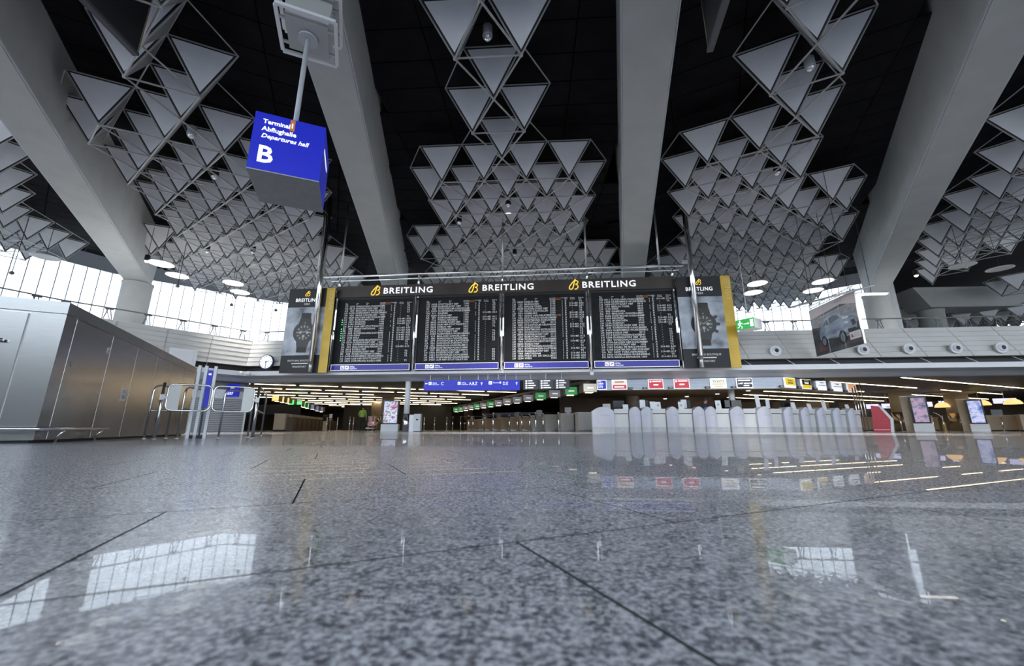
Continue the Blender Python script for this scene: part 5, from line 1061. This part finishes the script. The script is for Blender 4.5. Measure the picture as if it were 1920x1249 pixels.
# ================================================================== KIOSKS, PYLON, BOX
floral = print_mat('floral_screen', [(0.05, 0.10, 0.08), (0.45, 0.02, 0.08), (0.35, 0.45, 0.62), (0.55, 0.62, 0.75), (0.12, 0.16, 0.12), (0.60, 0.15, 0.20)], 5.0, 5, emit=0.45); darkfloral = print_mat('dark_floral_screen', [(0.05, 0.05, 0.10), (0.15, 0.14, 0.22), (0.35, 0.22, 0.28), (0.20, 0.20, 0.30)], 5.0, 4, emit=0.5); bluescr = print_mat('blue_screen', [(0.05, 0.08, 0.20), (0.15, 0.2, 0.45), (0.45, 0.5, 0.7), (0.4, 0.1, 0.15)], 3.0, 3, emit=0.5)
def kiosk(x, y, an, wd, ht, scr, lab):
    t = thing('advert_kiosk', lab, 'kiosk', (x, y, 0), an)
    bx('kiosk_base', white, t, -wd / 2 - .05, wd / 2 + .05, -0.1, 0.22, 0, ht * .23); bx('kiosk_case', screenblack, t, -wd / 2, wd / 2, -0.06, 0.16, ht * .235, ht); bx('kiosk_screen', scr, t, -wd / 2 + .07, wd / 2 - .07, -0.075, -0.06, ht * .27, ht - .07)
q = atY(731, 800, 24.6); kiosk(q.x, 24.6, 0.05, 0.98, 1.90, floral, 'advert kiosk with a bright floral screen under the gallery')
kiosk(21.35, 25.3, -0.55, 0.72, 1.98, darkfloral, 'advert kiosk with a dark floral screen on the right'); kiosk(27.35, 28.5, -0.6, 0.72, 1.98, bluescr, 'advert kiosk with a blue and red screen at the far right')
for x, y, an, s in ((21.35, 25.3, -.55, 'left'), (27.35, 28.5, -.6, 'right')):
    t = thing('kiosk_side', 'tall beige back panel behind the %s one of the right kiosks' % s, 'panel', (x, y, 0), an); bx('panel_body', deskbeige, t, -0.70, 0.30, 0.24, 0.36, 0, 2.02); bx('panel_cap', dullsteel, t, -.72, .32, .22, .38, 2.02, 2.05)
q = atY(781.5, 800, 23.8)
t = thing('ticket_machine', 'white waste and ticket box right of the slim white column', 'machine', (q.x, q.y, 0), 0.12)
bx('machine_body', white, t, -0.20, 0.20, 0, 0.5, 0.03, 1.03); bx('machine_slot', screenblack, t, -0.07, 0.05, -0.01, 0, 0.66, 0.73); bx('machine_foot', black, t, -.18, .18, .02, .48, 0, .03); bx('machine_side', dullsteel, t, -0.5, -0.2, 0.1, 0.5, 0.0, 0.98)
t = thing('red_pylon', 'slanted red pylon with a white edge at the right end of the counters', 'pylon', (16.75, 22.55, 0), math.radians(-40))
MB().prism([(-0.10, 0), (0.55, 0), (0.62, 0.62), (0.28, 1.28), (-0.02, 1.34)], 0.0, 0.42).build('pylon_body', redm, t); MB().prism([(0.55, 0), (0.66, 0), (0.73, 0.64), (0.34, 1.36), (0.26, 1.34), (0.28, 1.28), (0.62, 0.62)], -0.02, 0.44).build('pylon_edge', white, t); MB().box(-.08, .52, -.006, 0, .1, .13).build('pylon_line', white, t)
for i, px_ in enumerate((1601, 1606, 1611, 1617)):
    q = atY(px_, 745, 23.0 + .3 * i); t = thing('rack_post', 'thin chrome rack post behind the red pylon, %s from the left' % ORD[i], 'post', (q.x, q.y, 0)); MB().tube((0, 0, 0), (0, 0, 2.3 + .12 * i), .025, n=8).build('rack_tube', chrome, t, smooth=True); MB().lathe([(.09, 0), (.09, .015), (.03, .02)], 12).build('rack_foot', dullsteel, t)
t = thing('sanitiser_stand', 'yellow floor stand with a curved chrome arm between the right columns', 'stand', (27.5, 31.0, 0), 0)
MB().lathe([(.10, 0), (.10, .55), (.05, .60)], 14).build('stand_base', mat('stand_yellow', (.75, .38, .02), .4), t, smooth=True); MB().path([(0, 0, .6), (-.05, 0, .95), (-.22, 0, 1.15), (-.50, 0, 1.28)], .03, 8).build('stand_arm', chrome, t, smooth=True)
# ================================================================== RIGHT BACK COUNTERS
lcd = mat('lcd_lilac', (0.5, 0.5, 0.75), 0.4, emit=(.55, .55, .85), es=.7)
for i, (px_, py, Y, wd) in enumerate(((1636, 763, 37, .9), (1664, 762, 36.5, .8), (1732, 759, 36, 1.1), (1774, 757, 35.5, .9), (1884, 752.5, 34.5, 1.3))):
    q = atY(px_, py, Y); t = thing('hanging_screen', 'lilac information screen above the right back counters, %s from the left' % ORD[i], 'screen', (q.x, q.y, q.z - .2), math.radians(-30)); bx('screen_case', screenblack, t, -wd / 2, wd / 2, 0, .08, 0, .46); bx('screen_panel', lcd, t, -wd / 2 + .04, wd / 2 - .04, -.01, 0, .04, .42); bx('screen_line', bluebar, t, -wd * .1, wd * .25, -.014, -.01, .12, .18); MB().tube((0, .04, .46), (0, .04, 3.0 - q.z + .2), .02, n=6).build('hanger', dullsteel, t)
q = atY(1836, 755, 34); t = thing('green_sign', 'small green lit sign right of the right kiosk', 'sign', (q.x, q.y, q.z - .2), math.radians(-30)); bx('sign_body', mat('green_lit', (.12, .5, .12), .4, emit=(.15, .6, .15), es=.6), t, -.22, .22, 0, .08, 0, .42); MB().tube((0, .04, .42), (0, .04, 3.0 - q.z + .2), .015, n=6).build('hanger', dullsteel, t)
for i, (px_, Y) in enumerate(((1640, 36), (1738, 37.5), (1880, 31.8), (1950, 30.0))):
    q = atY(px_, 800, Y); t = thing('service_desk', 'brown service desk at the far right, %s from the left' % ORD[i], 'desk', (q.x, q.y, 0), math.radians(-30))
    bx('desk_front', deskbeige, t, -0.75, 0.75, 0, 0.6, 0.08, 1.05); bx('desk_top', mat('desk_top_warm', (.55, .44, .3), .4), t, -0.8, 0.8, -.05, .65, 1.05, 1.10); bx('desk_plinth', black, t, -.72, .72, .03, .58, 0, .08); bx('desk_screen', screenblack, t, -.3, .25, .25, .30, 1.10, 1.5)
for i, (px_, py, Y) in enumerate(((1768, 764, 35.2), (1842, 760, 33.6), (1900, 758, 32.6))):
    q = atY(px_, py, Y); t = thing('dome_lamp', 'warm dome shaded lamp over the far right desks, %s from the left' % ORD[i], 'lamp', q)
    MB().lathe([(.48, 0), (.46, .10), (.36, .26), (.18, .38), (.04, .42)], 22).build('dome_shade', mat('dome_amber', (.75, .5, .22), .5, emit=(1, .62, .25), es=.6), t, smooth=True); MB().tube((0, 0, .4), (0, 0, 3.0 - q.z), .015, n=6).build('lamp_cord', black, t)
    MB().lathe([(.08, .08), (.10, .14), (.05, .22)], 12).build('lamp_bulb', lampglow, t, smooth=True)
struct(MB().box(20, 57.9, 46, 46.3, 0, 3.0).build('wall_right_back', mat('bronze_wall', (.16, .13, .09), .5, var=.2, scale=.5)))
# ================================================================== LEFT CHECK-IN ROW
for i in range(12):
    p = Vector((-17.9, 26.2)).lerp(Vector((-22.6, 40.5)), i / 11)
    t = thing('check_in_desk', 'beige check-in desk in the left row, %s from the front' % ORD[i], 'desk', (p.x, p.y, 0), math.radians(15))
    bx('desk_front', deskbeige, t, -0.55, 0.15, 0, 0.7, 0.10, 1.12); bx('desk_plinth', black, t, -.51, .11, .04, .66, 0, .10); bx('desk_top', deskgrey, t, -0.58, 0.18, -0.04, 0.74, 1.12, 1.16); bx('belt_side', mat('belt_brown', (.10, .07, .045), .5), t, 0.18, 0.55, 0.25, 1.0, 0.0, 0.95)
amber = mat('box_amber', (.62, .42, .14), .4, emit=(.85, .55, .18), es=.7); glit = mat('box_bright_green', (.1, .6, .15), .4, emit=(.12, .8, .2), es=.8); bglit = mat('box_blue', (.2, .25, .5), .4, emit=(.2, .25, .5), es=.3)
for i, (px_, py, c) in enumerate(((517, 747, amber), (527, 749, amber), (537, 751, amber), (546, 754.5, glit), (561, 757, glit), (567.5, 759, glit), (574, 761, glit), (584, 763, bglit), (593, 766, bglit), (601, 768, bglit))):
    Y = 29.5 + 1.1 * i; q = atY(px_, py, Y); nm = 'amber' if c is amber else 'green' if c is glit else 'dim blue'
    t = thing('sign_box', 'lit %s sign box over the left check-in row, %s from the front' % (nm, ORD[i]), 'sign', (q.x, q.y, q.z - .22), math.radians(12)); bx('box_body', boxside, t, -.28, .25, 0, .6, 0, .46); bx('box_face', c, t, -.25, .22, -.012, 0, .03, .43); bx('under_lamp', warm, t, -.1, .15, .1, .3, -.01, 0); MB().tube((0, .3, .46), (0, .3, 3.0 - q.z + .22), .02, n=6).build('hanger', dullsteel, t)
bx0 = struct(MB().box(-25.5, -19.2, 29.9, 30.1, 1.25, 2.0).build('wall_sign_backing', black))
struct(MB().box(-25, -11.5, 48, 48.3, 0, 3.0).build('wall_middle_back', mat('slate_wall', (.05, .052, .055), .6)))
for i, (px_, py, Y) in enumerate(((562, 780, 31), (500, 770, 27))):
    pass
q = atY(620, 785, 29.5); t = thing('notice_stand', 'small white notice on a pole left of the person in green', 'notice', (q.x, q.y, 0)); MB().tube((0, 0, 0), (0, 0, .95), .02, n=8).build('stand_pole', chrome, t); bx('notice_card', white, t, -.11, .11, -.02, .02, .95, 1.25); MB().lathe([(.14, 0), (.14, .015), (.03, .02)], 14).build('stand_foot', dullsteel, t)
q = atY(610, 790, 30.5); t = thing('ticket_terminal', 'dark self-service terminal at the end of the left check-in row', 'machine', (q.x, q.y, 0), .4); bx('terminal_body', deskbeige, t, -.15, .15, 0, .25, 0, .75); MB().add([(-.2, -.1, .75), (.2, -.1, .75), (.2, .25, .75), (-.2, .25, .75), (-.2, .05, 1.25), (.2, .05, 1.25), (.2, .15, 1.25), (-.2, .15, 1.25)], [(3, 2, 1, 0), (4, 5, 6, 7), (0, 1, 5, 4), (1, 2, 6, 5), (2, 3, 7, 6), (3, 0, 4, 7)]).build('terminal_screen', screenblack, t)
t = thing('luggage_trolley', 'trolley with a red printed panel beside the person in green', 'trolley', (atY(683, 800, 27.0).x + .35, 27.2, 0), .2)
bx('trolley_panel', print_mat('red_floral_panel', [(.4, .05, .05), (.75, .3, .25), (.85, .7, .65)], 6, 3), t, -.12, .3, 0, .04, .35, .95); MB().path([(-.2, .1, 1.0), (-.2, .3, .25), (-.2, -.5, .2)], .02, 6).path([(.35, .1, 1.0), (.35, .3, .25), (.35, -.5, .2)], .02, 6).tube((-.2, .1, 1.0), (.35, .1, 1.0), .02, n=6).box(-.2, .35, -.5, .3, .18, .22).build('trolley_frame', dullsteel, t)
for x, y in ((-.18, -.4), (.33, -.4), (.08, .25)): MB().lathe([(.09, -.02), (.09, .02)], 14, M=T(x, y, .09) @ Matrix.Rotation(PI / 2, 4, 'Y')).build('wheel', black, t)
# ================================================================== FAR RIGHT UPPER SPACE
t = thing('cross_beam', 'pale box beam on round columns beyond the gallery at the far right', 'beam', (34.6, 40, 11.2), math.radians(2)); 
MB().prism([(0.0, 1.95), (1.2, 0.0), (24, 0.0), (24, 1.95)], -1.2, 1.2).build('beam_body', concrete, t)
for x, y, s in ((36.9, 40.2, 'left'), (50, 40.5, 'right')):
    t = thing('column', 'pale round column under the far right cross beam, %s one' % s, 'column', (x, y, 4.3)); MB().lathe([(.95, 0), (.95, 6.7), (1.0, 6.75), (1.0, 6.9)], 28).build('shaft', concrete, t, smooth=True); MB().lathe([(1.05, 0), (1.05, .1), (.96, .12)], 28).build('base_ring', dullsteel, t, smooth=True)
CL['FX'] = (9.4, .05, -45.0, .2, .1)
cluster('FX', {35: (1.5, 2.5), 36: (1, 3)}, 'pair of large lattice triangles above the far right cross beam')
CL['FY'] = (7.7, .05, -45.0, .2, .1)
cluster('FY', {39: (-3.5, 2.5), 40: (-4, 3), 41: (-4.5, 3.5), 42: (-4, 3), 43: (-4.5, 2.5), 44: (-4, 2), 45: (-3.5, 1.5)}, 'suspended triangular lattice far behind the right gallery rail')
# ================================================================== PEOPLE
skin = mat('skin', (0.55, 0.34, 0.25), 0.5, var=.05); hairm = mat('dark_hair', (0.03, 0.02, 0.015), 0.6); hiviz = mat('lime_shirt', (0.36, 0.55, 0.07), 0.6); trous = mat('dark_trousers', (0.02, 0.02, 0.025), 0.7); shoe = mat('black_shoe', (.01, .01, .01), .5); navy = mat('navy_jacket', (.02, .025, .05), .6); shirtw = mat('white_shirt', (.7, .7, .72), .6)
def skinned(name, J, E_, mats, assign, parent, root=0, sub=2):
    me = D.meshes.new(name); me.from_pydata([j[0] for j in J], E_, []); o = D.objects.new(name, me); COL.objects.link(o)
    sk = o.modifiers.new('skin', 'SKIN'); sk.use_smooth_shade = True
    for i, (p, r) in enumerate(J):
        v = me.skin_vertices[0].data[i]; v.radius = r if isinstance(r, tuple) else (r, r); v.use_root = (i == root)
    ss = o.modifiers.new('sub', 'SUBSURF'); ss.levels = sub; ss.render_levels = sub
    dg = bpy.context.evaluated_depsgraph_get(); dg.update()
    m2 = D.meshes.new_from_object(o.evaluated_get(dg)); D.objects.remove(o)
    m2.materials.clear()
    for m in mats: m2.materials.append(m)
    for p in m2.polygons: p.material_index = assign(p.center); p.use_smooth = True
    return link(name, m2, parent)
def head_parts(t, c, hair_back=True):
    """hair cap, eyes, nose, mouth on the head centred at c, face towards +y"""
    MB().lathe([(.02, .125), (.07, .11), (.098, .06), (.104, 0.0), (.09, -.05)], 16, M=T(c[0], c[1] - .018, c[2] + .012)).build('hair', hairm, t, smooth=True)
    m = MB()
    for s in (-1, 1): m.lathe([(.004, -.012), (.012, 0), (.004, .012)], 8, M=T(c[0] + s * .034, c[1] + .088, c[2] + .005) @ Matrix.Rotation(PI / 2, 4, 'X'))
    tag(m.build('eyes', black, t), kind='stuff'); MB().box(c[0] - .025, c[0] + .025, c[1] + .086, c[1] + .094, c[2] - .058, c[2] - .048).build('mouth', mat('lips', (.4, .15, .13), .5), t)
def standing(loc, rz, label, scale=1.0):
    t = thing('person', label, 'person', loc, rz)
    J = [((0, 0, .96), (.15, .11)), ((0, .0, 1.15), (.15, .10)), ((0, 0, 1.34), (.17, .105)), ((0, 0, 1.45), (.075, .065)), ((0, .01, 1.52), .052), ((0, .02, 1.60), (.078, .095)), ((0, .015, 1.68), (.075, .09)),
         ((.18, 0, 1.40), .062), ((.25, -.02, 1.15), .047), ((.24, .10, .93), .036), ((.23, .14, .85), (.035, .02)),
         ((-.18, 0, 1.40), .062), ((-.27, .0, 1.16), .047), ((-.22, .14, 1.0), .036), ((-.17, .20, .97), (.035, .02)),
         ((.09, 0, .88), .088), ((.10, .03, .50), .060), ((.10, -.02, .09), .042), ((.11, .10, .035), (.045, .03)),
         ((-.09, 0, .88), .088), ((-.10, .06, .50), .060), ((-.11, .0, .09), .042), ((-.12, .12, .035), (.045, .03))]
    E_ = [(0, 1), (1, 2), (2, 3), (3, 4), (4, 5), (5, 6), (2, 7), (7, 8), (8, 9), (9, 10), (2, 11), (11, 12), (12, 13), (13, 14), (0, 15), (15, 16), (16, 17), (17, 18), (0, 19), (19, 20), (20, 21), (21, 22)]
    def asg(c):
        if c.z < .08: return 3
        if c.z < .97 and abs(c.x) < .20 and c.y < .13: return 2
        if c.z > 1.47: return 0
        if c.z < 1.12 and abs(c.x) > .17: return 0
        return 1
    skinned('body', J, E_, [skin, hiviz, trous, shoe], asg, t)
    head_parts(t, (0, .02, 1.64))
    for s, hx, hy, hz in ((1, .23, .15, .83), (-1, -.165, .22, .955)):   # fingers
        for f in range(5):
            a = (hx + (-.028 + .014 * f), hy, hz); L = (.055, .075, .082, .076, .06)[f]
            MB().path([a, (a[0], a[1] + .012, a[2] - L * .55), (a[0], a[1] + .03, a[2] - L)], .0085, 6).build('finger', skin, t, smooth=True)
    t.scale = (scale,) * 3; return t
q = atY(678, 800, 27.0); standing((q.x, 27.0, 0), 0.15, 'person in a lime green shirt and dark trousers seen from behind', .97)
def staff(px_, back, rz, label, top, lean=0):
    p, an = ctr_item(px_, back); t = thing('person', label, 'person', (p.x, p.y, 0.28), an + PI + rz)
    c = thing('office_chair', 'black office chair behind the counters, %s one' % ('left' if px_ < 1400 else 'right'), 'chair', (p.x, p.y, 0), an + PI)
    bx('seat', black, c, -.24, .24, -.24, .22, .70, .77); bx('backrest', black, c, -.22, .22, -.30, -.25, .83, 1.23); MB().path([(.2 * math.cos(a * PI / 6), .2 * math.sin(a * PI / 6) + .25, .27) for a in range(12)], .015, 6, closed=True).build('foot_ring', chrome, c); MB().tube((0, 0, .06), (0, 0, .70), .03).build('stem', dullsteel, c)
    for k in range(5): MB().tube((0, 0, .08), (.28 * math.cos(k * 1.2566), .28 * math.sin(k * 1.2566), .03), .02, n=6).build('base_arm', black, c)
    J = [((0, -.05, .58), (.15, .12)), ((0, -.03, .78), (.15, .10)), ((0, 0, .98), (.17, .105)), ((0, .01, 1.09), (.075, .065)), ((0, .03, 1.15), .052), ((0, .05, 1.23), (.078, .095)), ((0, .045, 1.31), (.075, .09)),
         ((.18, 0, 1.04), .06), ((.24, .08, .82), .046), ((.14, .30, .86), .036), ((.10, .38, .90), (.034, .02)), ((-.18, 0, 1.04), .06), ((-.24, .08, .82), .046), ((-.14, .30, .86), .036), ((-.08, .38, .92), (.034, .02)),
         ((.10, .05, .56), .085), ((.11, .42, .54), .06), ((.11, .40, .10), .042), ((.11, .52, .04), (.045, .03)), ((-.10, .05, .56), .085), ((-.11, .42, .54), .06), ((-.11, .40, .10), .042), ((-.11, .52, .04), (.045, .03))]
    E_ = [(0, 1), (1, 2), (2, 3), (3, 4), (4, 5), (5, 6), (2, 7), (7, 8), (8, 9), (9, 10), (2, 11), (11, 12), (12, 13), (13, 14), (0, 15), (15, 16), (16, 17), (17, 18), (0, 19), (19, 20), (20, 21), (21, 22)]
    def asg(c_):
        if c_.z < .08: return 3
        if c_.z > 1.12 or (c_.y > .32 and c_.z > .8): return 0
        if c_.z < .64: return 2
        return 1
    skinned('body', J, E_, [skin, top, trous, shoe], asg, t); head_parts(t, (0, .05, 1.27))
    for hx, hz in ((.10, .90), (-.08, .92)):
        for f in range(5):
            a = (hx + (-.028 + .014 * f), .39, hz); L = (.05, .07, .078, .072, .055)[f]; MB().path([a, (a[0], a[1] + L * .6, a[2] + .008), (a[0], a[1] + L, a[2] - .012)], .0085, 6).build('finger', skin, t, smooth=True)
staff(1341, 0.95, 0.2, 'staff member in a dark jacket sitting behind the counters near the TICKETS sign', navy); staff(1517, 0.95, -0.1, 'staff member in a white shirt sitting behind the right counters', shirtw)
